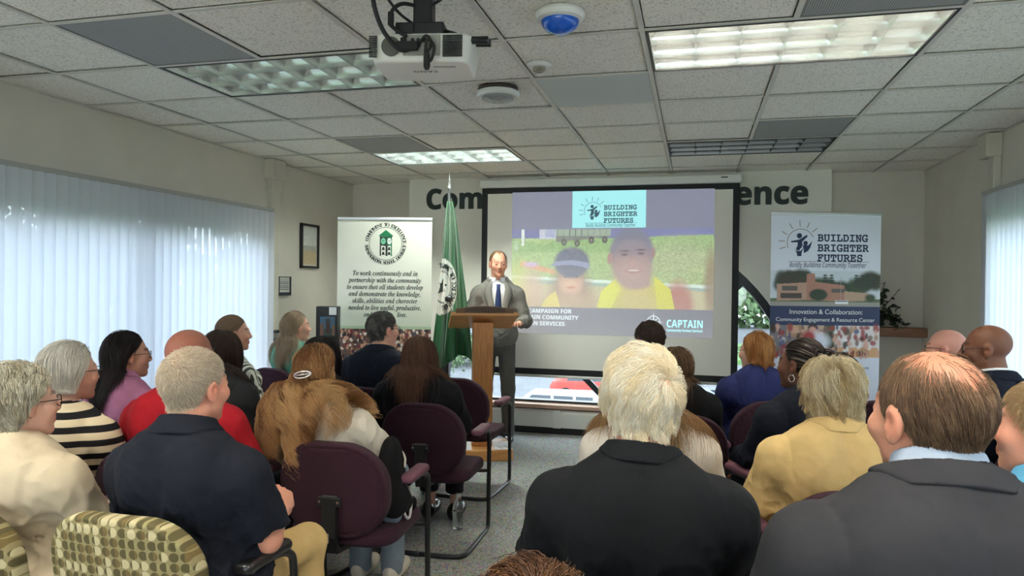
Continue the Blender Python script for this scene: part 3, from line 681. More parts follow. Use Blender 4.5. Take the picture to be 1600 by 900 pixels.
def wob(P, s, seed=0.0):
    """cheap smooth noise, about -1..1"""
    x, y, z = (P * s).T; a = seed
    return (np.sin(x * 1.7 + 1.3 * np.sin(y * 1.1 + a) + a) * np.sin(y * 1.3 + 1.1 * np.sin(z * 1.7 + a * 2) + 1) + np.sin(z * 1.9 + 1.2 * np.sin(x * .9 + 3 * a) + 2) * np.sin(y * .8 - x * .6 + a)) * .6
def sdf_mesh(fn, lo, hi, h, B=8):
    """surface nets over the blocks that the surface crosses: returns vertices and quads"""
    lo = np.asarray(lo, float); n = np.ceil((np.asarray(hi, float) - lo) / h / B).astype(int) * B + 1
    nb = (n - 1) // B
    bc = np.stack(np.meshgrid(*[np.arange(k) for k in nb], indexing='ij'), -1).reshape(-1, 3)
    ctr = (lo + (bc + .5) * B * h).astype(f32); d = fn(ctr)
    near = np.abs(d) < h * B * 1.15 + .004
    S = np.full(n, 1.0, f32)
    for b in bc[(~near) & (d < 0)]: S[b[0] * B:(b[0] + 1) * B + 1, b[1] * B:(b[1] + 1) * B + 1, b[2] * B:(b[2] + 1) * B + 1] = -1
    kb = bc[near]
    off = np.stack(np.meshgrid(*[np.arange(B + 1)] * 3, indexing='ij'), -1).reshape(-1, 3)
    idx = (kb[:, None, :] * B + off[None]).reshape(-1, 3)
    flat = np.unique(np.ravel_multi_index(idx.T, tuple(n)))
    ii = np.stack(np.unravel_index(flat, tuple(n)), -1)
    vals = np.empty(len(ii), f32)
    for s in range(0, len(ii), 400000): vals[s:s + 400000] = fn((lo + ii[s:s + 400000] * h).astype(f32))
    S.ravel()[flat] = vals
    neg = S < 0
    c = np.zeros(n - 1, np.int8)
    for dx in (0, 1):
        for dy in (0, 1):
            for dz in (0, 1): c += neg[dx:n[0] - 1 + dx, dy:n[1] - 1 + dy, dz:n[2] - 1 + dz]
    act = np.argwhere((c > 0) & (c < 8)); vid = np.full(n - 1, -1, np.int64); vid[tuple(act.T)] = np.arange(len(act))
    acc = np.zeros((len(act), 3)); cnt = np.zeros(len(act))
    co = [(0, 0, 0), (1, 0, 0), (0, 1, 0), (1, 1, 0), (0, 0, 1), (1, 0, 1), (0, 1, 1), (1, 1, 1)]
    cv = [S[act[:, 0] + a, act[:, 1] + b, act[:, 2] + e] for a, b, e in co]
    for i, j in ((0, 1), (2, 3), (4, 5), (6, 7), (0, 2), (1, 3), (4, 6), (5, 7), (0, 4), (1, 5), (2, 6), (3, 7)):
        m = (cv[i] < 0) != (cv[j] < 0); t = np.where(m, cv[i] / np.where(m, cv[i] - cv[j], 1), 0)
        p = np.array(co[i]) + t[:, None] * (np.array(co[j]) - np.array(co[i])); acc[m] += p[m]; cnt[m] += 1
    V = lo + (act + acc / np.maximum(cnt, 1)[:, None]) * h
    F = []
    for ax in range(3):
        a = [slice(None)] * 3; b = [slice(None)] * 3; a[ax] = slice(0, -1); b[ax] = slice(1, None)
        na, nb_ = neg[tuple(a)], neg[tuple(b)]; e = np.argwhere(na != nb_); o1, o2 = [(1, 2), (2, 0), (0, 1)][ax]
        ok = (e[:, o1] > 0) & (e[:, o2] > 0) & (e[:, o1] < n[o1] - 1) & (e[:, o2] < n[o2] - 1); e = e[ok]
        fl = na[tuple(e.T)]
        def g(d1, d2):
            q = e.copy(); q[:, o1] += d1; q[:, o2] += d2; return vid[tuple(q.T)]
        Q = np.stack([g(-1, -1), g(0, -1), g(0, 0), g(-1, 0)], -1); Q[~fl] = Q[~fl][:, ::-1]; F.append(Q)
    F = np.concatenate(F); F = F[(F >= 0).all(1)]
    return V, F
def smooth_np(V, F, it=2, lam=.5):
    for _ in range(it):
        acc = np.zeros_like(V); cnt = np.zeros(len(V))
        for a in range(4):
            for b in ((a + 1) % 4, (a + 3) % 4): np.add.at(acc, F[:, a], V[F[:, b]]); np.add.at(cnt, F[:, a], 1)
        V = V * (1 - lam) + lam * acc / np.maximum(cnt, 1)[:, None]
    return V
def sdf_obj(name, fn, lo, hi, h, mats, parent, smooth=1, mifn=None):
    V, F = sdf_mesh(fn, lo, hi, h)
    if smooth: V = smooth_np(V, F, smooth)
    mi = mifn(V[F].mean(1)) if mifn else None
    return mesh_np(name, V, F, mats, parent, True, mi=mi)

# ------------------------------------------------------------------ chairs
def fabric(name, c, c2, sc=420):
    return mat(name, c, .95, col2=c2, nscale=sc, bump=.25, bscale=500, sheen=.05, spec=.15)
M_purple = fabric('plum_fabric', srgb(62, 37, 48), srgb(44, 25, 34))
def olive():
    m = bpy.data.materials.new('olive_circle_fabric'); m.use_nodes = True; N = m.node_tree.nodes; L = m.node_tree.links; b = N['Principled BSDF']
    tc = N.new('ShaderNodeTexCoord'); mp = N.new('ShaderNodeMapping'); L.new(tc.outputs['Object'], mp.inputs[0]); mp.inputs['Scale'].default_value = (34, 0, 34)
    def math_(op, a, b_=None, v=None):
        n = N.new('ShaderNodeMath'); n.operation = op
        L.new(a, n.inputs[0]) if hasattr(a, 'links') else None
        if b_ is not None: L.new(b_, n.inputs[1])
        elif v is not None: n.inputs[1].default_value = v
        return n.outputs[0]
    s = N.new('ShaderNodeSeparateXYZ'); L.new(mp.outputs[0], s.inputs[0])
    fx, fz = math_('FRACT', s.outputs[0]), math_('FRACT', s.outputs[2]); ix, iz = math_('FLOOR', s.outputs[0]), math_('FLOOR', s.outputs[2])
    dx, dz = math_('SUBTRACT', fx, v=.5), math_('SUBTRACT', fz, v=.5)
    r = math_('SQRT', math_('ADD', math_('MULTIPLY', dx, dx), math_('MULTIPLY', dz, dz))); disc = math_('LESS_THAN', r, v=.46)
    cv = N.new('ShaderNodeCombineXYZ'); L.new(ix, cv.inputs[0]); L.new(iz, cv.inputs[2]); wn = N.new('ShaderNodeTexWhiteNoise'); L.new(cv.outputs[0], wn.inputs[0])
    half = math_('GREATER_THAN', math_('ADD', dx, math_('MULTIPLY', math_('SUBTRACT', wn.outputs[0], v=.5), v=.9)), v=0.0)
    cr = N.new('ShaderNodeValToRGB'); cr.color_ramp.interpolation = 'CONSTANT'; L.new(wn.outputs[0], cr.inputs[0])
    e = cr.color_ramp.elements; e[0].color = (*srgb(150, 140, 96), 1); e[1].position = .33; e[1].color = (*srgb(110, 92, 52), 1); x = e.new(.66); x.color = (*srgb(190, 178, 140), 1)
    m1 = N.new('ShaderNodeMix'); m1.data_type = 'RGBA'; L.new(half, m1.inputs[0]); m1.inputs[6].default_value = (*srgb(84, 76, 44), 1); L.new(cr.outputs[0], m1.inputs[7])
    m2 = N.new('ShaderNodeMix'); m2.data_type = 'RGBA'; L.new(disc, m2.inputs[0]); m2.inputs[6].default_value = (*srgb(142, 130, 92), 1); L.new(m1.outputs[2], m2.inputs[7])
    L.new(m2.outputs[2], b.inputs['Base Color']); b.inputs['Roughness'].default_value = .9; return m
M_olive = olive()
M_tubeblk = mat('black_chair_tube', (.012, .012, .013), .3, coat=.3)
M_piping = mat('plum_piping', srgb(92, 58, 74), .9)
def cushion_back(P, w, hh, zc, th, corner):
    """rounded back cushion: x half-width w, z half-height hh, curved"""
    p = P.copy(); p[:, 1] = p[:, 1] - .42 * p[:, 0] ** 2 + .16 * (p[:, 2] - zc)
    x = np.abs(p[:, 0]) - (w - corner) * (1 - .10 * np.clip((zc - p[:, 2]) / hh, 0, 1)); z = np.abs(p[:, 2] - zc) - (hh - corner)
    d2 = np.sqrt(np.maximum(x, 0) ** 2 + np.maximum(z, 0) ** 2) + np.minimum(np.maximum(x, z), 0) - corner
    r = th * .55; a = d2 + r; b = np.abs(p[:, 1]) - th + r + .012 * np.clip(d2 / w + .5, 0, 1) * 0
    return np.sqrt(np.maximum(a, 0) ** 2 + np.maximum(b, 0) ** 2) + np.minimum(np.maximum(a, b), 0) - r, d2, p[:, 1]
def make_chair(kind, label):
    ol = kind == 'olive'; F_ = M_olive if ol else M_purple
    t = thing('armchair' if ol else 'stacking_armchair', label, 'chair')
    W_, HH, ZC = (.245, .21, .635) if ol else (.24, .205, .635)
    def fb(P):
        d, d2, y = cushion_back(P - A3(0, -.235, 0), W_, HH, ZC, .034, .155 if ol else .185)
        g = np.maximum(np.abs(d2 + .022) - .0035, np.abs(y + .036) - .008); return np.maximum(d, -g)
    sdf_obj('backrest', fb, (-.29, -.36, .36), (.29, -.10, .90), .0075, F_, t, 1)
    def fs(P):
        q = P.copy(); q[:, 2] += .03 * np.cos(np.clip(q[:, 0] / .25, -1, 1) * 1.5) * 0 - .05 * np.clip((q[:, 1] - .12) / .15, 0, 1) ** 2 * -.6
        x = np.abs(q[:, 0]) - .12; y = np.abs(q[:, 1] - .03) - .12; d2 = np.sqrt(np.maximum(x, 0) ** 2 + np.maximum(y, 0) ** 2) + np.minimum(np.maximum(x, y), 0) - .125
        a = d2 + .03; b = np.abs(q[:, 2] - .425) - .038 + .03; return np.sqrt(np.maximum(a, 0) ** 2 + np.maximum(b, 0) ** 2) + np.minimum(np.maximum(a, b), 0) - .03
    sdf_obj('seat', fs, (-.27, -.25, .36), (.27, .31, .49), .010, F_, t, 1)
    for s in (-1, 1):
        bm = bmesh.new(); rb = .0135
        pts = spline([(s * .255, -.03, .625), (s * .265, .10, .63), (s * .27, .17, .61), (s * .27, .195, .55), (s * .265, .215, .30), (s * .262, .228, .06), (s * .26, .20, .018), (s * .255, .10, .0145), (s * .25, -.16, .0145), (s * .235, -.235, .0145), (s * .18, -.262, .0145), (0, -.265, .0145)], 7)
        tube(bm, pts, rb, 10)
        tube(bm, [(s * .265, .205, .37), (s * .12, .16, .372)], .011, 8)
        ft = mesh_bm('frame_tube', bm, M_tubeblk, t)
        def fa(P):
            q = P - A3(s * .258, .045, .648); q[:, 2] -= .012 * np.cos(q[:, 1] * 12) * 0 
            x = np.abs(q[:, 0]) - .010; y = np.abs(q[:, 1]) - .10; d2 = np.sqrt(np.maximum(x, 0) ** 2 + np.maximum(y, 0) ** 2) - .024
            a = d2 + .016; b = np.abs(q[:, 2]) - .002; return np.sqrt(np.maximum(a, 0) ** 2 + np.maximum(b, 0) ** 2) + np.minimum(np.maximum(a, b), 0) - .016
        sdf_obj('armrest', fa, (s * .258 - .06, -.10, .61), (s * .258 + .06, .19, .69), .006, M_tubeblk if ol else mat('plum_arm_pad', srgb(98, 58, 72), .7), ft, 1)
    bm = bmesh.new(); lohi(bm, (-.05, -.2805, .575), (.05, -.268, .615)); prism(bm, [(-.27, .62), (-.28, .60), (-.285, .45), (-.25, .375), (-.12, .36), (-.12, .378), (-.24, .395), (-.262, .46), (-.262, .62)], 'X', -.032, .032)
    bk = mesh_bm('back_bracket', bm, M_black, t, bevel=.004)
    for x in (-.04, .04):
        bm = bmesh.new(); lathe(bm, [(.001, -.285), (.006, -.284), (.007, -.280)], 10, (x, 0, .597), 'Y'); mesh_bm('screw', bm, M_chrome, bk)
    bm = bmesh.new(); lohi(bm, (-.006, -.2885, .43), (.006, -.284, .47)); mesh_bm('metal_clip', bm, M_chrome, bk)
    return t
# ------------------------------------------------------------------ roll-up banners
M_alu = mat('brushed_aluminium', (.62, .62, .62), .35, .9)
M_print = mat('printed_vinyl', (1, 1, 1), .55, attr=True)
M_ink_dark = mat('banner_ink', srgb(40, 48, 42), .6); M_ink_green = mat('banner_green', srgb(20, 110, 66), .6); M_ink_navy = mat('banner_navy_ink', srgb(34, 46, 78), .6)
M_ink_white = mat('banner_white_ink', srgb(225, 225, 222), .6); M_ink_sun = mat('banner_sun_ink', srgb(120, 100, 84), .6); M_ink_pale = mat('banner_pale_green', srgb(120, 190, 150), .6); M_ink_orange = mat('banner_brown_ink', srgb(120, 66, 20), .6)
BW, BH = .845, 2.07
def rollup(label, loc, rz):
    t = thing('roll_up_banner', label, 'banner', loc, rz)
    bm = bmesh.new(); lohi(bm, (-.02, -.05, .0), (BW + .02, .07, .075)); mesh_bm('base', bm, M_alu, t, bevel=.02, seg=3)
    bm = bmesh.new(); lohi(bm, (-.002, -.012, BH - .022), (BW + .002, .012, BH + .006)); mesh_bm('top_rail', bm, M_alu, t, bevel=.005)
    bm = bmesh.new(); tube(bm, [(BW / 2, .03, .07), (BW / 2, .03, BH)], .009, 8); mesh_bm('support_pole', bm, M_alu, t)
    return t
tl = rollup('cream school roll-up banner with a green clock tower seal', (-3.106, 5.811, 0), math.radians(14.4))
P = Paint(BW, BH - .08, 200, srgb(232, 229, 214))
P.mix(np.clip((1.35 - P.Z) / .6, 0, 1) * .75, srgb(176, 196, 160)); P.rect(0, 0, BW, 1.005, srgb(110, 80, 66))
rng = np.random.RandomState(3)
for i in range(1700):
    x, z = rng.rand() * BW, .02 + rng.rand() * .99; r = .009 + .006 * rng.rand()
    c = [srgb(206, 160, 132), srgb(190, 140, 112), srgb(120, 40, 40), srgb(226, 214, 200), srgb(60, 40, 36), srgb(80, 70, 80), srgb(50, 34, 26)][rng.randint(7)]
    i0, i1 = max(0, int((x - r * 1.3) / BW * P.nx)), int((x + r * 1.3) / BW * P.nx) + 2; j0, j1 = max(0, int((z - r * 1.6) / P.h * P.nz)), int((z + r * 1.6) / P.h * P.nz) + 2
    m = (((P.X[i0:i1, j0:j1] - x) / r) ** 2 + ((P.Z[i0:i1, j0:j1] - z) / (r * 1.3)) ** 2 < 1)
    P.c[i0:i1, j0:j1][m] = c
P.rect(0, 1.002, BW, 1.025, srgb(176, 196, 160))
gp = P.build('graphic_panel', M_print, tl, (0, -.004, .075))
g = Geo(); cx, cz = .430, 1.84
def ring_text(g, txt, R, size, a0, a1, up, mi=0, mp=BOLDSERIF):
    n = len(txt)
    for i, ch in enumerate(txt):
        if ch == ' ': continue
        a = math.radians(a0 + (a1 - a0) * (i + .5) / n); V, F = text_mesh(ch, size, mp, .0006)
        th = a - math.pi / 2 if up else a + math.pi / 2
        r = R if up else R + size * .68
        X = V[:, 0] * math.cos(th) - V[:, 2] * math.sin(th); Z = V[:, 0] * math.sin(th) + V[:, 2] * math.cos(th)
        V2 = V.copy(); V2[:, 0] = X + r * math.cos(a); V2[:, 2] = Z + r * math.sin(a); g.add(V2, F, (cx, 0, cz), mi)
ring_text(g, 'COMMITMENT TO EXCELLENCE', .156, .042, 172, 2, True)
ring_text(g, 'SHENENDEHOWA SCHOOL DISTRICT', .156, .042, 184, 356, False)
g.line([(cx + .146 * math.cos(i * .1745), cz + .146 * math.sin(i * .1745)) for i in range(37)], .004)
def tower(g, x, z, s, dk, gr, pl):
    g.poly([(x - .55 * s, z + .62 * s), (x + .02 * s, z + 1.08 * s), (x + .62 * s, z + .60 * s), (x + .08 * s, z + .52 * s)], mi=gr); g.poly([(x - .5 * s, z + .6 * s), (x + .08 * s, z + .52 * s), (x + .55 * s, z + .6 * s), (x + .5 * s, z + .54 * s), (x + .08 * s, z + .46 * s), (x - .45 * s, z + .54 * s)], -.0002, mi=dk)
    g.poly([(x - .45 * s, z - .12 * s), (x + .08 * s, z - .2 * s), (x + .08 * s, z + .5 * s), (x - .45 * s, z + .55 * s)], mi=dk); g.poly([(x + .08 * s, z - .2 * s), (x + .5 * s, z - .12 * s), (x + .5 * s, z + .55 * s), (x + .08 * s, z + .5 * s)], mi=gr)
    g.disc(x - .18 * s, z + .2 * s, .19 * s, .25 * s, -.0003, pl); g.disc(x + .3 * s, z + .2 * s, .16 * s, .25 * s, -.0003, 3)
    for dx in (-.18, .3): g.line([(x + (dx - .08) * s, z + .26 * s), (x + dx * s, z + .2 * s), (x + (dx + .1) * s, z + .3 * s)], .03 * s, -.0005, dk)
    for a, b, c in ((-.45, -.34, dk), (.0, .16, dk), (.41, .5, gr)): g.poly([(x + a * s, z - .95 * s), (x + b * s, z - .95 * s), (x + b * s, z - .1 * s), (x + a * s, z - .1 * s)], mi=c)
    for bx in (-.17, .28):
        for bz in (-.38, -.75): g.poly([(x + (bx - .12) * s, z + (bz - .12) * s), (x + (bx + .12) * s, z + (bz - .12) * s), (x + (bx + .06) * s, z + (bz + .12) * s), (x + (bx - .06) * s, z + (bz + .12) * s)], mi=dk)
tower(g, cx, cz, .115, 0, 1, 2)
o = g.build('seal', [M_ink_dark, M_ink_green, M_ink_pale, M_ink_white], gp); o.location = (0, -.0055, 0); g = Geo()
for i, (l, w) in enumerate((('To work continuously and in', .58), ('partnership with the community', .65), ('to ensure that all students develop', .68), ('and demonstrate the knowledge,', .645), ('skills, abilities and character', .585), ('needed to live useful, productive,', .65))):
    g.text(l, .062, .43, 1.555 - .0615 * i, w=w, mp=BOLDITALIC, offset=.0004)
g.text('and', .062, .28, 1.555 - .369, w=.075, mp=BOLDITALIC, offset=.0004); g.text('lives.', .062, .585, 1.555 - .369, w=.085, mp=BOLDITALIC, offset=.0004)
o = g.build('lettering', [M_ink_dark], gp); o.location = (0, -.0055, 0)

tr = rollup('white and navy campaign roll-up banner in front of the wooden ledge', (.559, 5.821, 0), math.radians(14.4))
P = Paint(BW, BH - .08, 230, srgb(214, 217, 226)); z_ = lambda z: z - .035
P.rect(0, z_(1.31), BW, z_(1.585), srgb(196, 204, 208)); 
for i in range(60):
    x = rng.rand() * BW; P.ell(x, z_(1.44 + .06 * rng.rand() + .05 * math.sin(x * 9)), .03 + .05 * rng.rand(), .03 + .04 * rng.rand(), srgb(44 + rng.rand() * 26, 56 + rng.rand() * 24, 44), .3, .9)
for x in (.42, .47, .66, .71, .75, .80):
    for k in range(5): P.ell(x, z_(1.47 + .02 * k), .03 - .004 * k, .007, srgb(46, 56, 46), .4)
P.rect(0, z_(1.31), BW, z_(1.345), srgb(150, 146, 136)); P.rect(0, z_(1.345), BW, z_(1.37), srgb(92, 104, 72))
P.poly([(.05, z_(1.48)), (.28, z_(1.495)), (.28, z_(1.36)), (.05, z_(1.35))], srgb(176, 140, 118)); P.poly([(.28, z_(1.56)), (.34, z_(1.565)), (.345, z_(1.5)), (.57, z_(1.475)), (.57, z_(1.35)), (.28, z_(1.36))], srgb(168, 120, 100))
P.rect(.09, z_(1.43), .21, z_(1.465), srgb(90, 84, 76)); P.rect(.08, z_(1.37), .24, z_(1.41), srgb(72, 62, 56)); P.rect(.47, z_(1.42), .585, z_(1.45), srgb(92, 86, 78)); P.poly([(.57, z_(1.43)), (.76, z_(1.415)), (.76, z_(1.36)), (.57, z_(1.35))], srgb(176, 146, 122))
P.ell(.37, z_(1.40), .07, .045, srgb(46, 62, 42), .15); P.ell(.77, z_(1.38), .04, .03, srgb(60, 76, 50), .3); P.rect(.50, z_(1.33), .60, z_(1.36), srgb(226, 226, 226)); P.rect(.505, z_(1.35), .595, z_(1.355), srgb(60, 60, 80)); P.rect(.54, z_(1.36), .545, z_(1.545), srgb(160, 150, 150))
P.rect(0, z_(1.165), BW, z_(1.312), srgb(40, 50, 84))
P.rect(0, z_(.92), BW, z_(1.165), srgb(190, 164, 140)); 
P.rect(0, z_(.92), .26, z_(1.165), srgb(120, 116, 120)); P.rect(.13, z_(1.08), .24, z_(1.165), srgb(190, 160, 120)); P.rect(.5, z_(1.0), BW, z_(1.165), srgb(214, 206, 202)); P.rect(.42, z_(1.0), .5, z_(1.165), srgb(80, 90, 66))
P.rect(.46, z_(.92), BW, z_(.995), srgb(206, 158, 112))
for i in range(150):
    x = rng.rand() * BW; z = .93 + rng.rand() * .225; c = [srgb(70, 80, 120), srgb(206, 160, 140), srgb(150, 60, 60), srgb(230, 226, 224), srgb(60, 46, 42), srgb(120, 96, 84), srgb(170, 130, 100)][rng.randint(7)]
    P.ell(x, z_(z), .008 + .018 * rng.rand(), .012 + .022 * rng.rand(), c, .3, .9)
P.ell(.33, z_(1.15), .035, .025, srgb(60, 36, 34), .2); P.ell(.33, z_(1.12), .03, .035, srgb(214, 160, 146), .2); P.ell(.36, z_(1.04), .1, .07, srgb(222, 222, 232), .3); P.ell(.30, z_(1.07), .05, .05, srgb(170, 60, 60), .3)
gp = P.build('graphic_panel', M_print, tr, (0, -.004, .075))
g = Geo(); building_logo(g, .228, 1.84, .104, 0, 1)
o = g.build('campaign_logo', [M_ink_navy, M_ink_sun], gp); o.location = (0, -.0055, 0); g = Geo()
g.text('Innovation & Collaboration:', .052, .43, 1.292, w=.56, mi=2); g.text('Community Engagement & Resource Center', .042, .425, 1.235, w=.76, mi=2)
o = g.build('heading', [M_ink_navy, M_ink_sun, M_ink_white], gp); o.location = (0, -.0055, 0); g = Geo()
g.text('m of Care', .05, .66, .972, w=.17, mi=3, mp=SANSB); g.text('Initiative', .04, .68, .87, w=.17, mi=0)
o = g.build('lettering', [M_ink_navy, M_ink_sun, M_ink_white, M_ink_orange], gp); o.location = (0, -.0055, 0)

# ------------------------------------------------------------------ flag
t = thing('flag', 'green school flag hanging in folds from a floor pole beside the podium', 'flag', (-2.20, 6.22, 0), math.radians(18))
bm = bmesh.new(); tube(bm, [(0, 0, .03), (0, 0, 2.37)], .014, 10); mesh_bm('pole', bm, mat('dark_pole', (.03, .03, .03), .35), t)
bm = bmesh.new(); lathe(bm, [(.002, 2.52), (.006, 2.46), (.016, 2.41), (.012, 2.385), (.018, 2.375), (.018, 2.36), (.001, 2.36)], 16); mesh_bm('finial', bm, M_chrome, t, smooth=True)
bm = bmesh.new(); lathe(bm, [(.001, 0), (.15, 0), (.15, .02), (.05, .05), (.025, .12), (.001, .12)], 28); mesh_bm('stand', bm, mat('dark_pole', ), t, smooth=True)
nu, nv = 130, 110; V = np.zeros((nu, nv, 3))
for i in range(nu):
    u = i / (nu - 1)
    for j in range(nv):
        s = j / (nv - 1); z = 2.24 - 1.46 * s
        half_l = .02 + .115 * s ** 1.0; half_r = .03 + .20 * s ** .8
        x = -half_l + (half_l + half_r) * u
        amp = .012 + .05 * s
        y = -.05 - amp * (1 + math.sin(u * 15 + 1.2 * math.sin(3 * s + u * 2))) * .5 * (1 - .2 * u) - .02 * math.sin(u * 31 + 4 * s)
        x += .012 * math.sin(u * 17 + 5 * s) * s
        zb = z + .06 * (u - .5) * s - .05 * s * math.sin(u * 7)
        V[i, j] = (x, y, zb)
# circular seal printed on the flag
col = np.ones((nu, nv, 3)) * np.array(srgb(4, 84, 36))
sx, sz = -.052, 1.46
d = np.sqrt(((V[..., 0] - sx) / .135) ** 2 + ((V[..., 2] - sz) / .255) ** 2)
col[d < 1] = srgb(226, 226, 218); col[(d < .58) & (d > .54)] = srgb(60, 70, 64)
def front_y(x, z):
    k = np.argmin((V[..., 0] - x) ** 2 + (V[..., 2] - z) ** 2); return V.reshape(-1, 3)[k, 1]
i = np.arange(nu * nv).reshape(nu, nv); F = np.stack([i[:-1, :-1], i[:-1, 1:], i[1:, 1:], i[1:, :-1]], -1).reshape(-1, 4)
Vf = V.reshape(-1, 3); cl = mesh_np('flag_cloth', Vf, F, mat('green_flag_cloth', (1, 1, 1), .7, attr=True, sheen=.3), t, True, col=col.reshape(-1, 3))
md = cl.modifiers.new('thick', 'SOLIDIFY'); md.thickness = .003
g = Geo()
txt = 'COMMITMENT TO EXCELLENCE'
for k, ch in enumerate(txt):
    if ch == ' ': continue
    a = math.radians(150 - 235 * (k + .5) / len(txt)); W_, F_ = text_mesh(ch, .062, BOLDSERIF, .0008); th = a - math.pi / 2
    W2 = W_.copy(); W2[:, 0] = W_[:, 0] * math.cos(th) - W_[:, 2] * math.sin(th) + .086 * math.cos(a); W2[:, 2] = W_[:, 0] * math.sin(th) + W_[:, 2] * math.cos(th) + .172 * math.sin(a)
    W2[:, 0] += sx; W2[:, 2] += sz
    if W2[:, 0].min() < -.098 or abs(W2[:, 2].mean() - sz) > .23: continue
    for q_ in W2: q_[1] = front_y(q_[0], q_[2]) - .004
    g.add(W2, F_)
for pts in ([(-.09, 1.40), (-.045, 1.54), (-.03, 1.42)], [(-.085, 1.50), (-.005, 1.48), (-.06, 1.43)]):
    Q = [(p[0], front_y(*p) - .006, p[1]) for p in pts]; g.add(Q, [[0, 1, 2]])
g.build('seal_lettering', M_ink_dark, cl)

# ------------------------------------------------------------------ podium
M_oak = mat('honey_oak', srgb(196, 134, 76), .42, col2=srgb(170, 108, 56), nscale=6, stretch=(14, 14, 1.0))
M_oak2 = mat('honey_oak_edge', srgb(212, 154, 92), .42, col2=srgb(190, 130, 72), nscale=6, stretch=(1, 14, 14))
M_walnut = mat('brown_name_board', srgb(104, 72, 44), .45, col2=srgb(84, 56, 34), nscale=6, stretch=(1, 12, 12))
pd = thing('podium', 'honey oak pedestal podium with a carved name board', 'podium', (-1.775, 5.93, 0), math.radians(22))
bm = bmesh.new(); lohi(bm, (-.25, -.20, 0), (.25, .27, .095)); mesh_bm('base', bm, M_oak2, pd, bevel=.008)
bm = bmesh.new(); lohi(bm, (-.085, -.06, .095), (.085, .12, 1.16)); mesh_bm('post', bm, M_oak, pd, bevel=.006)
bm = bmesh.new(); prism(bm, [(-.17, 1.225), (.34, 1.085), (.34, 1.115), (-.17, 1.255)], 'X', -.285, .285); mesh_bm('slanted_top', bm, M_oak2, pd, bevel=.004)
bm = bmesh.new(); n = 20; pts = [(-.245, 1.245)] + [(-.245 + .49 * i / n, 1.283 + .022 * math.sin(math.pi * i / n)) for i in range(n + 1)] + [(.245, 1.245)]
prism(bm, pts, 'Y', -.172, -.145); nbd = mesh_bm('name_board', bm, M_walnut, pd, bevel=.002)
g = Geo(); g.text('SHENENDEHOWA', .052, 0, 1.255, w=.34, mp=SANSB); o = g.build('lettering', mat('carved_letters', srgb(46, 30, 20), .6), nbd); o.location = (0, -.1735, 0)
pp = thing('paper_sheet', 'white papers lying on the base of the podium', 'paper', (-1.775, 5.93, .0955), math.radians(22))
bm = bmesh.new(); lohi(bm, (.10, -.18, 0), (.24, .12, .002)); lohi(bm, (-.245, -.18, 0), (-.10, .12, .002)); sh_ = mesh_bm('sheet', bm, mat('white_paper', srgb(236, 236, 234), .7), pp)
bm = bmesh.new()
for k in range(3): tube(bm, spline([(.11 + .01 * k, -.08 - .03 * k, .0025), (.14, -.06 - .03 * k, .0025), (.16, -.09 - .03 * k, .0025), (.19, -.05 - .03 * k, .0025), (.22, -.08 - .03 * k, .0025)]), .0012, 4)
mesh_bm('handwriting', bm, M_black, sh_)
mc = thing('microphone', 'small black microphone on a stalk at the left of the podium top', 'microphone', (-2.045, 5.90, 1.232), math.radians(22))
bm = bmesh.new(); lathe(bm, [(.001, 0), (.028, 0), (.028, .012), (.008, .022), (.001, .022)], 16); mesh_bm('foot', bm, M_black, mc, smooth=True)
bm = bmesh.new(); tube(bm, spline([(0, 0, .015), (0, .0, .06), (-.01, .02, .10), (-.02, .03, .11)]), .006, 8); mesh_bm('stalk', bm, M_chrome, mc)
bm = bmesh.new(); bmesh.ops.create_uvsphere(bm, u_segments=16, v_segments=10, radius=.03, matrix=Matrix.Translation((-.03, .03, .125)) @ Matrix.Diagonal((1.2, 1, 1, 1))); mesh_bm('windscreen', bm, mat('mic_foam', (.02, .02, .025), .35), mc, smooth=True)

# ------------------------------------------------------------------ framed notices on the left wall
def framed(name, label, cat, y0, y1, z0, z1, fw, paint, M):
    t = thing(name, label, cat, (XL + .002, (y0 + y1) / 2, (z0 + z1) / 2)); hy, hz = (y1 - y0) / 2, (z1 - z0) / 2
    bm = bmesh.new()
    for a, b in (((0, -hy, -hz), (.03, hy, -hz + fw)), ((0, -hy, hz - fw), (.03, hy, hz)), ((0, -hy, -hz), (.03, -hy + fw, hz)), ((0, hy - fw, -hz), (.03, hy, hz))): lohi(bm, a, b)
    mesh_bm('frame', bm, M, t, bevel=.003)
    P = Paint(2 * hy, 2 * hz, 50, srgb(206, 204, 192)); paint(P); o = P.build('print', M_print, t); o.rotation_euler = (0, 0, math.pi / 2); o.location = (.012, -hy, -hz)
def pa(P):
    P.rect(.03, .04, P.w - .03, P.h - .03, srgb(176, 176, 166)); P.rect(.04, .04, P.w - .04, .17, srgb(196, 176, 140)); P.rect(.04, .22, P.w - .04, P.h - .04, srgb(214, 214, 208)); P.grain(.25, .04, .04, P.w - .04, P.h - .04, 2)
framed('picture_frame', 'black framed certificate high on the left wall beside the school banner', 'picture', 6.195, 6.525, 1.625, 2.06, .022, pa, M_black)
def pb(P):
    for i in range(6): P.rect(.02, .05 + .018 * i, P.w - .02, .058 + .018 * i, srgb(110, 110, 110))
    P.rect(0, 0, P.w, .03, srgb(40, 44, 60))
framed('notice', 'small white notice sheet below the black framed certificate', 'notice', 5.812, 6.012, 1.36, 1.537, .006, pb, mat('notice_edge', srgb(60, 60, 66), .6))
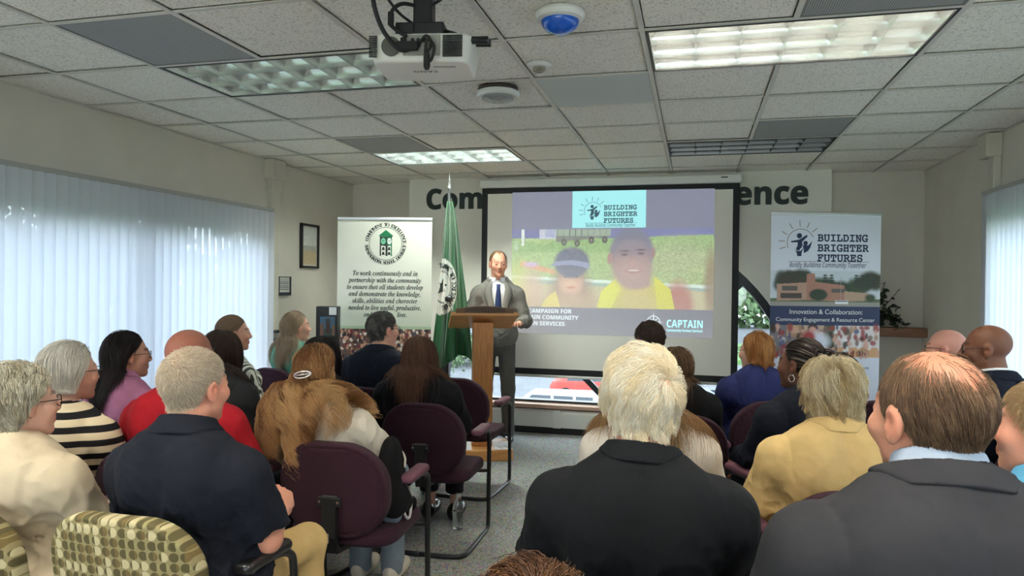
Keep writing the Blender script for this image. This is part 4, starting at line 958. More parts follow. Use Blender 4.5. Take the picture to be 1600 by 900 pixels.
# black box display with a picture on a stand, table, wall plugs
def at(px, py, y):
    a = px - 800; b = py - 450; cr, sr = math.cos(ROL), math.sin(ROL); u = (a * cr + b * sr) / FPX; v_ = -(-a * sr + b * cr) / FPX
    cp, sp = math.cos(PIT), math.sin(PIT); zc = cp - v_ * sp; z = sp + v_ * cp; c, s = math.cos(YAW), math.sin(YAW)
    X, Y = u * c - zc * s, u * s + zc * c; return Vector((X / Y * y, y, HC + z / Y * y))
t = thing('display_box', 'tall black display box with a picture card left of the school banner', 'display', (-3.02, 5.50, 0), math.radians(16))
bm = bmesh.new(); lohi(bm, (-.09, -.06, 1.02), (.09, .06, 1.285)); mesh_bm('box', bm, M_black, t, bevel=.004)
bm = bmesh.new(); lohi(bm, (-.09, -.05, .5), (.09, .05, 1.015)); lohi(bm, (-.12, -.14, 0), (.12, .14, .03)); lohi(bm, (-.03, -.03, .03), (.03, .03, .5)); mesh_bm('stand', bm, M_black, t)
P = Paint(.125, .16, 40, srgb(70, 96, 120)); P.rect(0, 0, .125, .06, srgb(60, 70, 60)); P.rect(.05, .02, .085, .12, srgb(70, 46, 40)); P.ell(.067, .125, .022, .02, srgb(60, 60, 60)); P.rect(.0, .0, .03, .1, srgb(120, 84, 70)); P.rect(.1, 0, .125, .09, srgb(120, 90, 70))
P.build('picture_card', M_print, t, (-.055, -.0615, 1.04))
bm = bmesh.new(); lohi(bm, (.02, -.0615, 1.215), (.082, -.06, 1.28)); mesh_bm('white_label', bm, mat('white_paper'), t)
t = thing('side_table', 'small white table by the left wall below the wall plugs', 'table', (-3.40, 5.30, 0))
bm = bmesh.new(); lohi(bm, (-.28, -.3, .70), (.28, .25, .725)); mesh_bm('table_top', bm, M_white, t, bevel=.004)
for x in (-.24, .24):
    for y in (-.26, .21):
        bm = bmesh.new(); tube(bm, [(x, y, 0), (x, y, .70)], .016, 8); mesh_bm('leg', bm, M_black, t)
for i, z in enumerate((1.04, .965, .84)):
    bm = bmesh.new(); lohi(bm, (-.005, -.045, -.012 - .02 * (i == 2)), (.05, .045, .012 + .04 * (i == 2))); o = mesh_bm('power_adapter', bm, M_blackrubber, bevel=.004, loc=(XL + .056, 5.71, z))
    tag(o, ['topmost black plug on the pipe cover by the blinds', 'middle black plug on the pipe cover by the blinds', 'thick lowest black plug on the pipe cover by the blinds'][i], 'plug', 'black plugs on the pipe cover')
# ledge and plant
bm = bmesh.new(); lohi(bm, (1.22, YB - .16, 1.055), (2.03, YB, 1.14)); o = mesh_bm('wooden_ledge', bm, mat('brown_ledge_wood', srgb(140, 98, 72), .5, noise=.2, nscale=5, stretch=(1, 9, 9)), bevel=.006); tag(o, 'brown wooden ledge in the right corner behind the campaign banner', 'ledge')
t = thing('potted_plant', 'dark leafy plant spilling over the wooden ledge', 'plant', (1.62, YB - .10, 1.14))
bm = bmesh.new(); lathe(bm, [(.001, 0), (.05, 0), (.065, .10), (.07, .10), (.07, .12), (.055, .12), (.001, .11)], 20); mesh_bm('pot', bm, mat('dark_pot', (.03, .025, .02), .6), t, smooth=True)
rg = random.Random(4); V, F = [], []; bs = bmesh.new()
for i in range(30):
    a = rg.uniform(0, 6.28); el = rg.uniform(-.35, 1.3); L_ = rg.uniform(.14, .30); d = Vector((math.cos(a) * math.cos(el), -abs(math.sin(a)) * math.cos(el) * .35, math.sin(el)))
    p0 = Vector((0, 0, .10)); pts = [p0 + d * (L_ * u) + Vector((0, 0, .06 * u - .16 * u * u * (el < .7))) for u in (0, .3, .6, .85, 1)]
    tube(bs, pts, .0025, 5)
    for k in range(9):
        u = rg.uniform(.25, 1); p = p0 + d * (L_ * u) + Vector((0, 0, .06 * u - .16 * u * u * (el < .7))); th = rg.uniform(0, 6.28); s = rg.uniform(.035, .06)
        m = Euler((rg.uniform(-1, 1), rg.uniform(-1, 1), th)).to_matrix(); b0 = len(V)
        for q_ in ((0, 0, 0), (.32, .35, .06), (.26, .75, .03), (0, 1.05, -.12), (-.26, .75, .03), (-.32, .35, .06), (0, .5, 0)): V.append(tuple(p + m @ (Vector(q_) * s)))
        F += [[b0 + 6, b0 + j, b0 + (j + 1) % 6] for j in range(6)]
V = np.array(V); V[:, 1] = np.minimum(V[:, 1], .09); mesh_np('leaves', V, F, mat('dark_leaf', srgb(44, 56, 40), .4, noise=.3, nscale=12), t, True); mesh_bm('stems', bs, mat('stem', srgb(50, 50, 30), .6), t)
# water bottle
t = thing('water_bottle', 'clear half-full plastic water bottle on the carpet by a chair frame', 'bottle', (-1.383, 4.133, 0))
bm = bmesh.new(); lathe(bm, [(.001, .004), (.026, .0), (.032, .006), (.0325, .03), (.030, .036), (.0325, .042), (.030, .056), (.0325, .063), (.030, .077), (.0325, .084), (.0325, .135), (.030, .145), (.022, .170), (.0135, .188), (.0135, .196), (.001, .196)], 24)
mesh_bm('bottle_body', bm, mat('clear_plastic', (.95, .97, .97), .05, trans=.95, ior=1.2), t, smooth=True)
bm = bmesh.new(); lathe(bm, [(.001, .005), (.028, .006), (.029, .11), (.001, .11)], 20); mesh_bm('water', bm, mat('water', (.9, .95, .95), .02, trans=1, ior=1.33), t, smooth=True)
bm = bmesh.new(); lathe(bm, [(.001, .214), (.0145, .213), (.015, .196), (.001, .196)], 20); mesh_bm('cap', bm, M_white, t, smooth=True)

# ------------------------------------------------------------------ outside
M_asph = mat('asphalt_lot', srgb(92, 93, 95), .9, noise=.1, nscale=.8)
GZ = -4.6
bm = bmesh.new(); lohi(bm, (-90, 9, GZ - .2), (90, 150, GZ)); o = mesh_bm('ground_outside', bm, M_asph); struct(o)
bm = bmesh.new(); lohi(bm, (-90, -60, GZ - .2), (-5.5, 9, GZ)); lohi(bm, (3.8, -60, GZ - .2), (90, 9, GZ)); o = mesh_bm('ground_outside', bm, mat('lawn', srgb(90, 120, 70), .9, noise=.2, nscale=2)); struct(o)
bm = bmesh.new(); lohi(bm, (-90, 58, GZ), (90, 75, GZ + .35)); o = mesh_bm('lawn_strip', bm, mat('lawn')); o['kind'] = 'structure'
M_leaf = [mat('leaf_a', srgb(70, 92, 56), .7, noise=.3, nscale=1), mat('leaf_b', srgb(56, 78, 50), .7, noise=.3, nscale=1), mat('leaf_c', srgb(86, 106, 72), .7, noise=.3, nscale=1)]
M_bark = mat('bark', srgb(90, 76, 64), .9)
def tree(x, y, h, r, k, label, n=1500, seed=0):
    t = thing('tree', label, 'tree', (x, y, GZ), 0, 'trees outside the windows'); rs = np.random.RandomState(seed)
    bm = bmesh.new(); tube(bm, spline([(0, 0, 0), (.1, 0, h * .3), (-.05, .1, h * .7)]), .02 * h, 8); mesh_bm('trunk', bm, M_bark, t)
    cl = rs.randn(14, 3) * np.array([r * .5, r * .5, h * .17]) + np.array([0, 0, h * .58]); c = cl[rs.randint(14, size=n)] + rs.randn(n, 3) * r * .25
    c[:, 2] = np.clip(c[:, 2], h * .08, h); s = h * .018 * (1 + rs.rand(n)); A = rs.randn(n, 3); A /= np.linalg.norm(A, axis=1)[:, None]; B = np.cross(A, rs.randn(n, 3)); B /= np.linalg.norm(B, axis=1)[:, None]
    V = np.stack([c + (A * a + B * b) * s[:, None] for a, b in ((-1, 0), (0, -.6), (1, 0), (0, .6))], 1).reshape(-1, 3); F = np.arange(4 * n).reshape(-1, 4)
    mesh_np('foliage', V, F, M_leaf[k % 3], t, False)
TL = ['seen under the screen behind the podium post', 'seen between the speaker and the podium', 'tall, beyond the lot straight behind the screen', 'seen in the window right of the screen, nearest the screen edge', 'seen in the window behind the auburn haired woman',
      'beyond the campaign banner', 'outside the left blinds at the far end', 'outside the middle of the left blinds', 'outside the left blinds near the picture edge', 'outside the left blinds beyond the picture edge', 'outside the right blinds', 'outside the right blinds farther off']
TP = [(-17.5, 42, 4.8, 1.8, 0), (-13.6, 36.5, 4.4, 1.3, 2), (-12, 82, 15, 5, 1), (1.5, 66, 15, 4.2, 2), (9.5, 84, 19, 5, 0), (19, 68, 15, 4.5, 1), (-20, 19, 10.5, 3.4, 1), (-19, 9, 11, 3, 0), (-19, 0, 10.5, 3, 1), (-19, -9, 10, 3, 2), (14, 8, 9, 3, 0), (17, 18, 9, 3.4, 1)]
for i, (x, y, h, r, k) in enumerate(TP): tree(x, y, h, r, k, 'leafy green tree ' + TL[i], 2600 if i in (3, 4, 2) else 1600, i)
M_hedge = mat('hedge_leaf', srgb(66, 88, 54), .8, noise=.3, nscale=1)
def hedge(y0, y1, x, h, label, seed):
    t = thing('hedge', label, 'hedge', (x, (y0 + y1) / 2, GZ)); rs = np.random.RandomState(seed); n = 5200; L_ = y1 - y0
    c = np.stack([rs.randn(n) * .5, (rs.rand(n) - .5) * L_, rs.rand(n) * h], 1); c[:, 2] *= 1 - .12 * (np.sin(c[:, 1] * 1.3) + 1) * .5
    s = .22 * (1 + rs.rand(n)); A = rs.randn(n, 3); A /= np.linalg.norm(A, axis=1)[:, None]; B = np.cross(A, rs.randn(n, 3)); B /= np.linalg.norm(B, axis=1)[:, None]
    V = np.stack([c + (A * a + B * b) * s[:, None] for a, b in ((-1, 0), (0, -.6), (1, 0), (0, .6))], 1).reshape(-1, 3); F = np.arange(4 * n).reshape(-1, 4)
    mesh_np('foliage', V, F, M_hedge, t, False)
    bm = bmesh.new(); y = -L_ / 2 + .5
    while y < L_ / 2: tube(bm, [(0, y, 0), (.05, y, h * .6)], .06, 6); y += 1.6
    mesh_bm('stems', bm, M_bark, t)
def treeline(x0, x1, y, h, n, m, label, seed, s0=.5):
    rs = np.random.RandomState(seed); c = np.stack([x0 + rs.rand(n) * (x1 - x0), y + rs.randn(n) * 1.6, rs.rand(n) ** .8], 1)
    c[:, 2] = GZ + c[:, 2] * h * (.72 + .16 * np.sin(c[:, 0] * .55 + 1) + .12 * np.sin(c[:, 0] * 1.3)); s = s0 * (.6 + rs.rand(n))
    A = rs.randn(n, 3); A /= np.linalg.norm(A, axis=1)[:, None]; B = np.cross(A, rs.randn(n, 3)); B /= np.linalg.norm(B, axis=1)[:, None]
    V = np.stack([c + (A * a + B * b) * s[:, None] for a, b in ((-1, 0), (0, -.6), (1, 0), (0, .6))], 1).reshape(-1, 3); F = np.arange(4 * n).reshape(-1, 4)
    o = mesh_np('treeline', V, F, m, None, False); tag(o, label, 'trees'); o['kind'] = 'stuff'
treeline(-38, 38, 110, 23, 16000, M_leaf[0], 'dense green woods closing the view beyond the car lot', 11, .62)
treeline(-28, -10.5, 51, 4.2, 5000, M_leaf[2], 'low bushes at the near edge of the lot, left of the parked cars', 12, .17)
hedge(-6, 21, -10.5, 7.6, 'tall dense hedge seen faintly through the left blinds', 7)
def car(x, y, rz, col, label, wagon=True):
    t = thing('car', label, 'car', (x, y, GZ), rz, 'parked cars in the lot')
    pr = [(-2.2, .35), (-2.25, .75), (-2.1, .95), (-1.75, 1.0), (-1.25, 1.42), (.95 if not wagon else 1.7, 1.45), (1.7 if not wagon else 2.15, 1.0), (2.2, .9), (2.25, .35)]
    bm = bmesh.new(); prism(bm, pr, 'Y', -.85, .85)
    for v in bm.verts:
        if v.co.z > 1.1: v.co.y *= .82
    mesh_bm('body', bm, mat('car_paint_' + label.split()[0], col, .25, coat=.5), t, bevel=.06, seg=2, smooth=True)
    bm = bmesh.new()
    for s in (-1, 1): 
        for a, b in ((-1.1, -.25), (-.15, .7), (.8, 1.55)): 
            q = [bm.verts.new((u, s * (.86 - (zz - 1.0) * .36), zz)) for u, zz in ((a - (.28 if a < -1 else 0), 1.02), (b, 1.02), (b - .03, 1.36), (a, 1.36))]; bm.faces.new(q)
    mesh_bm('window', bm, mat('car_glass', (.03, .04, .05), .1), t)
    for wx in (-1.4, 1.4):
        for s in (-1, 1):
            bm = bmesh.new(); lathe(bm, [(.001, -.1), (.2, -.1), (.33, -.08), (.33, .08), (.2, .1), (.001, .1)], 20, (wx, s * .8, .33), 'Y'); mesh_bm('wheel', bm, M_blackrubber, t, smooth=True)
car(-5.6, 30.5, 0, srgb(196, 206, 218), 'silver station wagon seen under the screen right of the speaker'); car(-5.2, 38, .1, srgb(196, 70, 60), 'red car parked beyond the silver wagon', False)
car(4.6, 33, 0, srgb(226, 228, 232), 'white car seen under the right end of the screen', False); car(9.8, 32, .05, srgb(214, 80, 90), 'pinkish red car seen beside the auburn haired woman', False); car(-11.2, 31, 0, srgb(230, 230, 230), 'pale car seen beside the trouser legs of the speaker', False)
car(-.4, 33, 0, srgb(150, 156, 166), 'grey car hidden mostly by the white haired man', False)
# ------------------------------------------------------------------ people: one continuous body, clothes and hair as its children
def rotm(yaw, pitch=0, roll=0):
    return np.array((Matrix.Rotation(yaw, 3, 'Z') @ Matrix.Rotation(pitch, 3, 'X') @ Matrix.Rotation(roll, 3, 'Y')))
def skull(q):
    d = ell(q, (0, -.018, .035), (.0765, .098, .088))
    return smin(d, ell(q, (0, .03, -.03), (.060, .064, .082)), .03)
def skull2(q): return smin(skull(q), cap(q, (0, -.024, -.05), (0, -.045, -.14), .055, .058), .03)
def head_fn(q, fem):
    m = q.copy(); m[:, 0] = np.abs(m[:, 0])
    d = skull(q); j = .9 if fem else 1.0
    d = smin(d, cap(m, (.046 * j, -.004, -.058), (.006, .066, -.093), .021, .020), .022)
    d = smin(d, sph(q, (0, .074, -.095), .017), .015)
    d = smin(d, cap(m, (0, .085, .030), (.036, .077, .031), .0095, .008), .014)
    d = smin(d, sph(m, (.043, .058, -.02), .026), .02)
    d = smax(d, -sph(m, (.032, .106, .009), .019), .012)
    d = smin(d, sph(m, (.032, .0775, .0095), .0138), .004)
    d = smin(d, cap(q, (0, .088, .022), (0, .113 - .006 * fem, -.022), .0068, .0105), .012)
    d = smin(d, sph(m, (.0115, .099, -.027), .0085), .008)
    d = smin(d, ell(q, (0, .0895, -.0545), (.024, .010, .0052)), .005); d = smin(d, ell(q, (0, .0885, -.0665), (.021, .010, .0062)), .005)
    e = ell(m, (.079, -.012, .0), (.0105, .021, .033)); e = smax(e, -sph(m, (.092, -.006, .002), .0125), .006)
    e = smin(e, sph(m, (.077, -.006, -.03), .009), .01)
    return smin(d, e, .008)
def hand_fn(P, W, d, n, side, curl, s=1.0):
    d = np.array(d, float); d /= np.linalg.norm(d); n = np.array(n, float); n -= d * (n @ d); n /= np.linalg.norm(n); y = np.cross(n, d) * side
    q = ((P - A3(*W)) @ np.stack([d, y, n], 1).astype(f32)) / s
    D = smin(rbox(q, (.046, 0, 0), (.046, .040, .014), .012), cap(q, (-.03, 0, 0), (.02, 0, 0), .026, .022), .02)
    for k, (yy, L) in enumerate(((.030, .062), (.010, .072), (-.011, .067), (-.031, .050))):
        p = np.array([.086 - .004 * abs(yy) / .03, yy, .002]); a = curl * .55
        for i, f in enumerate((.45, .32, .25)):
            p2 = p + L * f * np.array([math.cos(a), .06 * yy / .03, -math.sin(a)]); D = smin(D, cap(q, p, p2, .0088 - .0008 * i, .0082 - .0009 * i), .0035); p = p2; a += curl
    t0, t1, t2, t3 = (.016, .030, -.006), (.050, .052, -.014), (.080, .054, -.020 - .01 * curl), (.098, .048, -.024 - .02 * curl)
    D = smin(D, cap(q, t0, t1, .014, .0115), .012); D = smin(D, cap(q, t1, t2, .0108, .0095), .006); D = smin(D, cap(q, t2, t3, .0095, .0078), .005)
    return D * s
def boxed(P, fn, pts, pad):
    """exact near the points' box, a lower bound elsewhere"""
    pts = np.asarray(pts, f32); lo, hi = pts.min(0) - pad, pts.max(0) + pad
    b = np.linalg.norm(np.maximum(np.maximum(lo - P, P - hi), 0), axis=1); m = b < .06
    out = b + .01
    if m.any(): out[m] = fn(P[m])
    return out.astype(f32)

def skin_attr():
    m = mat('skin', (1, 1, 1), .5, attr=True, bump=.12, bscale=220, spec=.4); b = m.node_tree.nodes['Principled BSDF']
    b.inputs['Subsurface Weight'].default_value = .10; b.inputs['Subsurface Radius'].default_value = (.012, .004, .002); b.inputs['Subsurface Scale'].default_value = .5; return m
def eye_mat():
    return [mat('eye_white', srgb(176, 164, 154), .3), mat('iris', srgb(70, 60, 50), .15)]
HAIRLINE = dict(short=[(0, .082), (25, .084), (45, .066), (62, .052), (78, .02), (92, .028), (108, .012), (125, -.045), (180, -.080)],
                receding=[(0, .098), (20, .112), (40, .106), (58, .062), (78, .015), (92, .028), (108, .012), (125, -.035), (180, -.062)],
                full=[(0, .080), (30, .080), (50, .060), (70, .03), (85, -.01), (110, -.03), (130, -.06), (180, -.085)],
                bald=[(0, 9), (180, 9)],
                fade=[(0, .098), (20, .112), (40, .106), (58, .062), (78, .015), (92, .028), (108, .0), (125, -.05), (180, -.088)],
                fringe=[(0, 9), (60, 9), (75, .03), (90, .035), (108, .02), (125, -.01), (180, -.01)])
def hair_ok(q, line):
    az = np.degrees(np.abs(np.arctan2(q[:, 0], q[:, 1] + .01))); a, z = zip(*line); return q[:, 2] > np.interp(az, a, z)

class Person:
    def __init__(s, label, head, heading, T=None, fem=0, w=1.0, g=1.0, tone=(205, 160, 138), hyaw=0, hpitch=0, hroll=0, stand=False, hy=.035, arms=None, h=.0065, hs=None, line='short', rootcol=None, group=None, lean=None, hx=0.0, bare=False, up=0.0, belly=1.0, u=None, sh=0.0):
        """head: world x, y and height of the head's top; heading: degrees turned left of straight ahead"""
        s.fem, s.w, s.g, s.h, s.stand, s.line, s.tone = fem, w * (.92 if fem else 1.0), g * (.95 if fem else 1), h, stand, HAIRLINE[line], tone
        T = head[2]; s.T = T; s.hs = hs or (.95 if fem else 1.0); s.belly = belly
        s.bare = bare; s.lean = lean = (0.0 if stand else -.10) if lean is None else lean; s.hx = hx
        u = u or (1.06 if stand else (T - .46) / .84); s.u = u; zz = lambda z: T + up - (1.30 - z) * u; s.zz = zz
        hd = math.radians(heading); R = rotm(math.radians(hyaw), math.radians(-hpitch), math.radians(hroll)); s.R = R
        s.hc = np.array([hx, hy + lean * .5, T - .123 * s.hs]); off = s.hc
        x = head[0] - (off[0] * math.cos(hd) - off[1] * math.sin(hd)); y = head[1] - (off[0] * math.sin(hd) + off[1] * math.cos(hd))
        s.pos = (x, y); s.rz = hd
        s.t = thing('person', label, 'person', (x, y, 0), hd, group)
        sh_ = .178 * s.w; L = lambda z, y=0: y + lean * max(0, z - .5)
        s.C = np.array([hx * .8, L(1.0, -.012), zz(1.04)]); s.nb = s.hc + R @ (np.array([0, -.022, -.055]) * s.hs)
        s.S = [np.array([k * sh_ + hx * .7, L(1., -.005), zz(.918) - sh]) for k in (-1, 1)]
        sp = {'lap': ((.222 * s.w, .02, zz(.74)), (.12, .26, .66), (-.35, .9, -.15), (0, .2, 1)), 'clasp': ((.245 * s.w, .03, zz(.73)), (.065, .27, .665), (-.6, .75, -.1), (.5, .1, .8)),
              'arm': ((.25 * s.w, .0, zz(.74)), (.25, .22, .70), (0, 1, -.1), (0, .1, 1)), 'side': ((.24 * s.w, -.02, zz(.70)), (.25, .06, zz(.46)), (0, .25, -1), (1, 0, 0))}
        s.E, s.W, s.HD, s.HN = [], [], [], []
        arms = arms or ('lap', 'lap')
        for k, a in zip((-1, 1), arms):
            e, w_, d, n = sp[a] if isinstance(a, str) else a
            if isinstance(a, str): e, w_, d, n = [(k * v[0], *v[1:]) for v in (e, w_, d, n)]
            s.E.append(np.array(e)); s.W.append(np.array(w_)); s.HD.append(d); s.HN.append(n)
        s.curl = [.45, .45]
        s.neck_r = .050 if fem else .060
        s.body(rootcol)
    # ---- shapes
    def tohead(s, P): return (((P - s.hc.astype(f32)) @ s.R.astype(f32)) / s.hs).astype(f32)
    def neck(s, P, t=0): return cap(P, s.C + np.array([0, -.01, -.03]), s.nb, s.neck_r + .006 + t, s.neck_r + t)
    def torso(s, P, t=0, loose=0):
        w, g, zz, b = s.w, s.g, s.zz, s.belly; S1 = s.S[1] - np.array([s.hx * .7, s.lean * .5, 0]); ly = 0
        P = P.copy(); k_ = np.clip((P[:, 2] - .5) / .5, 0, 1.2) if not s.stand else 0
        P[:, 0] -= s.hx * .72 * k_; P[:, 1] -= s.lean * .5 * k_
        m = P.copy(); m[:, 0] = np.abs(m[:, 0])
        d = ell(P, (0, ly * .75, zz(.86)), (.165 * w, .118 * g, .20 * s.u))
        d = smin(d, cap(m, (0, ly - .012, zz(.945)), (S1[0] - .03, S1[1] - .004, S1[2] - .0), .070 * g, .058), .045)
        d = smin(d, cap(m, (.012, ly - .024, zz(1.035)), (S1[0] - .045, S1[1] - .008, S1[2] + .010), .044, .046), .04)
        d = smin(d, ell(P, (0, ly * .3 + .025 * b, zz(.66)), (.158 * w * b, .125 * g * b, .18 * s.u)), .06)
        d = smin(d, ell(P, (0, -.005, zz(.55)), (.182 * w * (1.04 if s.fem else 1), .145 * g, .125)), .06)
        d = smin(d, ell(m, (.085 * w, ly - .07, zz(.90)), (.075 * w, .06 * g, .12)), .05)
        if s.fem: d = smin(d, sph(m, (.072, ly * .8 + .092 * g, zz(.855)), .062), .035)
        return d - t
    def arm(s, P, i, t=0, full=True, te=None):
        S, E, W = s.S[i], s.E[i], s.W[i]; te = t if te is None else te; k = .9 if s.fem else 1.0
        d = smin(sph(P, S + np.array([0, 0, -.012]), .060 * k + t), cap(P, S, E, .056 * k * s.g + t, .043 * k * s.g + te), .03)
        return smin(d, cap(P, E, W, .043 * k * s.g + te, .028 * k + te * .7), .02) if full else d
    def body(s, rootcol):
        def fn(P):
            d = s.torso(P, -.012)
            d = smin(d, s.neck(P), .03)
            hq = s.hc
            dh = boxed(P, lambda Q: head_fn(s.tohead(Q), s.fem) * s.hs, [hq - .135, hq + .135], .0)
            d = smin(d, dh, .012)
            for i in (0, 1):
                d = smin(d, boxed(P, lambda Q: smin(s.arm(Q, i, -.004), hand_fn(Q, s.W[i], s.HD[i], s.HN[i], (-1, 1)[i] * 1.0, s.curl[i], .93 if s.fem else 1.0), .012), [s.S[i], s.E[i], s.W[i], s.W[i] + np.array(s.HD[i]) / np.linalg.norm(s.HD[i]) * .19], .075), .02)
            if s.bare:
                for k in (-1, 1): d = smin(d, smin(cap(P, (k * .085, .02, .55), (k * .085, .43, .535), .075, .055), smin(cap(P, (k * .085, .43, .53), (k * .085, .44, .09), .054, .034), cap(P, (k * .085, .42, .05), (k * .085, .53, .03), .036, .028), .02), .02), .02)
            return d
        pts = np.array([s.hc + .14, s.hc - .14, *s.S, *s.E, *s.W, *[w + np.array(d) / np.linalg.norm(d) * .2 for w, d in zip(s.W, s.HD)], (0, -.2, s.zz(.43)), (0, .2, s.zz(.43)), *([(0, .5, .06)] if s.bare else [])])
        V, F = sdf_mesh(fn, pts.min(0) - .09, pts.max(0) + .09, s.h); V = smooth_np(V, F, 1)
        q = s.tohead(V.astype(f32)); t = np.array(srgb(*s.tone)); rc = s.rootcol = rootcol or tuple(int(c * .6) for c in s.tone); rcl = np.array(srgb(*rc))
        col = np.ones((len(V), 3)) * t; nearh = np.linalg.norm(q, axis=1) < .17
        def mixc(m, c): col[:] = col * (1 - m[:, None]) + np.asarray(c) * m[:, None]
        ax = np.abs(q[:, 0]); flush = t * np.array([1.04, .74, .70])
        for c, r in (((.045, .07, -.02), .030), ((0, .108, -.02), .022), ((.080, -.012, 0), .036)):
            dd = np.sqrt((ax - c[0]) ** 2 + (q[:, 1] - c[1]) ** 2 + (q[:, 2] - c[2]) ** 2); mixc(np.clip(1.2 - dd / r, 0, 1) * .55 * nearh, flush)
        az, zl = zip(*s.line); dz = q[:, 2] - np.interp(np.degrees(np.abs(np.arctan2(q[:, 0], q[:, 1] + .01))), az, zl)
        mixc(np.clip(dz / .014 + .4, 0, 1) * nearh * np.clip((.080 + .02 * (q[:, 2] > .04) - ax) / .004, 0, 1), rcl)
        lipm = np.clip((.026 - ax) / .004, 0, 1) * np.clip((q[:, 1] - .078) / .005, 0, 1) * np.clip((.0125 - np.abs(q[:, 2] + .0605)) / .004, 0, 1); mixc(lipm * (.75 if s.fem else .45), t * np.array([.80, .42, .42]))
        mixc(lipm * np.clip((.0025 - np.abs(q[:, 2] + .0605)) / .002, 0, 1) * .7, t * np.array([.35, .15, .15]))
        bz = .032 + .006 * np.cos((ax - .03) * 60); mixc(np.clip((ax - .012) / .004, 0, 1) * np.clip((.052 - ax) / .006, 0, 1) * (q[:, 1] > .05) * np.clip((.0065 - np.abs(q[:, 2] - bz)) / .003, 0, 1) * .75, rcl * .6)
        mesh_np('body', V, F, skin_attr(), s.t, True, col=col)
        for k in (-1, 1):
            bm = bmesh.new(); c = s.hc + s.R @ (np.array([k * .032, .0806, .0085]) * s.hs)
            m = Matrix.Translation(c) @ Matrix(s.R.tolist()).to_4x4() @ Matrix.Rotation(-math.pi / 2, 4, 'X'); bmesh.ops.create_uvsphere(bm, u_segments=16, v_segments=10, radius=.0112 * s.hs, matrix=m)
            fw = Vector(s.R @ np.array([0, 1, 0]))
            for f in bm.faces:
                if (f.calc_center_median() - Vector(c)).normalized().dot(fw) > .80: f.material_index = 1
            mesh_bm('eye', bm, eye_mat(), s.t, smooth=True)
    # ---- clothes
    def top(s, name, m, t=.012, sleeve='long', hem=None, folds=.004, neck_cut=.008, neck_h=.012, te=None, seed=0, vee=None, h=None, extra=None, pad=0.0, deep=0.0):
        hem = hem if hem is not None else s.zz(.47); rng = seed * 1.7
        ax = (s.nb - s.C); ax = ax / np.linalg.norm(ax)
        def fn(P):
            d = s.torso(P, t)
            for i in (0, 1):
                def af(Q):
                    if sleeve == 'long':
                        a = s.arm(Q, i, t + .002, True, te if te is not None else t); v = (s.W[i] - s.E[i]); v = v / np.linalg.norm(v); return smax(a, ((Q - A3(*(s.W[i] - v * .015))) @ v.astype(f32)), .006)
                    v = s.E[i] - s.S[i]; L = np.linalg.norm(v); v = v / L
                    a = s.arm(Q, i, t + .003, False, t + .010); return smax(a, ((Q - A3(*s.S[i])) @ v.astype(f32)) - L * (.80 if sleeve == 'short' else .25), .006)
                pp = [s.S[i], s.E[i], s.W[i]] if sleeve == 'long' else [s.S[i], s.E[i]]
                d = smin(d, boxed(P, af, pp, .085 + t), .030)
                if pad: d = smin(d, rbox(P, s.S[i] + np.array([-(-1, 1)[i] * .03, 0, .032]), (.07, .055, .018), .016), .03)
            if extra: d = extra(P, d)
            if folds:
                k = np.clip((s.zz(.99) - P[:, 2]) / .25, .3, 1)
                P2 = P + .02 * np.stack([wob(P, 9, rng + 5), wob(P, 8, rng + 6), wob(P, 7, rng + 7)], 1).astype(f32)
                rd = (1 - np.abs(wob(P2 * A3(1.1, 1, .45), 30, rng))) ** 3 + .7 * (1 - np.abs(wob((P2 + .3 * P2[:, [2, 0, 1]]) * A3(1, 1, .8), 38, rng + 3))) ** 3
                d = d + folds * k * (1.0 * wob(P2 * A3(1, 1, .55), 20, rng) - 1.0 * rd)
            if pad:
                d = d + .0028 * np.exp(-(P[:, 0] / .006) ** 2) * (P[:, 1] < 0) + .003 * np.exp(-((np.abs(P[:, 0] - s.hx * .6) - s.S[1][0] + s.hx * .7 + .012 + .25 * np.clip(s.S[1][2] - P[:, 2], 0, .2)) / .006) ** 2) * (P[:, 2] > s.zz(.80))
            # neck opening, slanting down to the front
            pa = P - s.C.astype(f32); hh = pa @ ax.astype(f32); r = np.linalg.norm(pa - hh[:, None] * ax.astype(f32), axis=1)
            d = smax(d, -smax(r - s.neck_r - neck_cut, -(hh - neck_h + deep * np.clip(P[:, 1] / .08, 0, 2)), .006), .004)
            if vee:
                z0, hw = vee; k = np.clip((P[:, 2] - z0) / (s.C[2] - z0), 0, 1.2); d = smax(d, -smax(np.abs(P[:, 0]) - hw * k, np.maximum(-(P[:, 1] - .02), z0 - P[:, 2]), .004), .003)
            return smax(d, hem - P[:, 2], .01)
        pts = np.array([*s.S, *s.E, *(s.W if sleeve == 'long' else s.E), (0, .2, hem + .06), (0, -.2, hem + .06), s.C + .0, (.2, 0, s.zz(.6)), (-.2, 0, s.zz(.6))])
        s.gt = t
        pd = .11 if not extra else .2
        lo = pts.min(0) - pd; lo[2] = max(lo[2], hem - .03) if sleeve != 'long' else lo[2]
        s.last = sdf_obj(name, fn, lo, pts.max(0) + pd, h or max(s.h, .0065), m, s.t, 1); return s.last
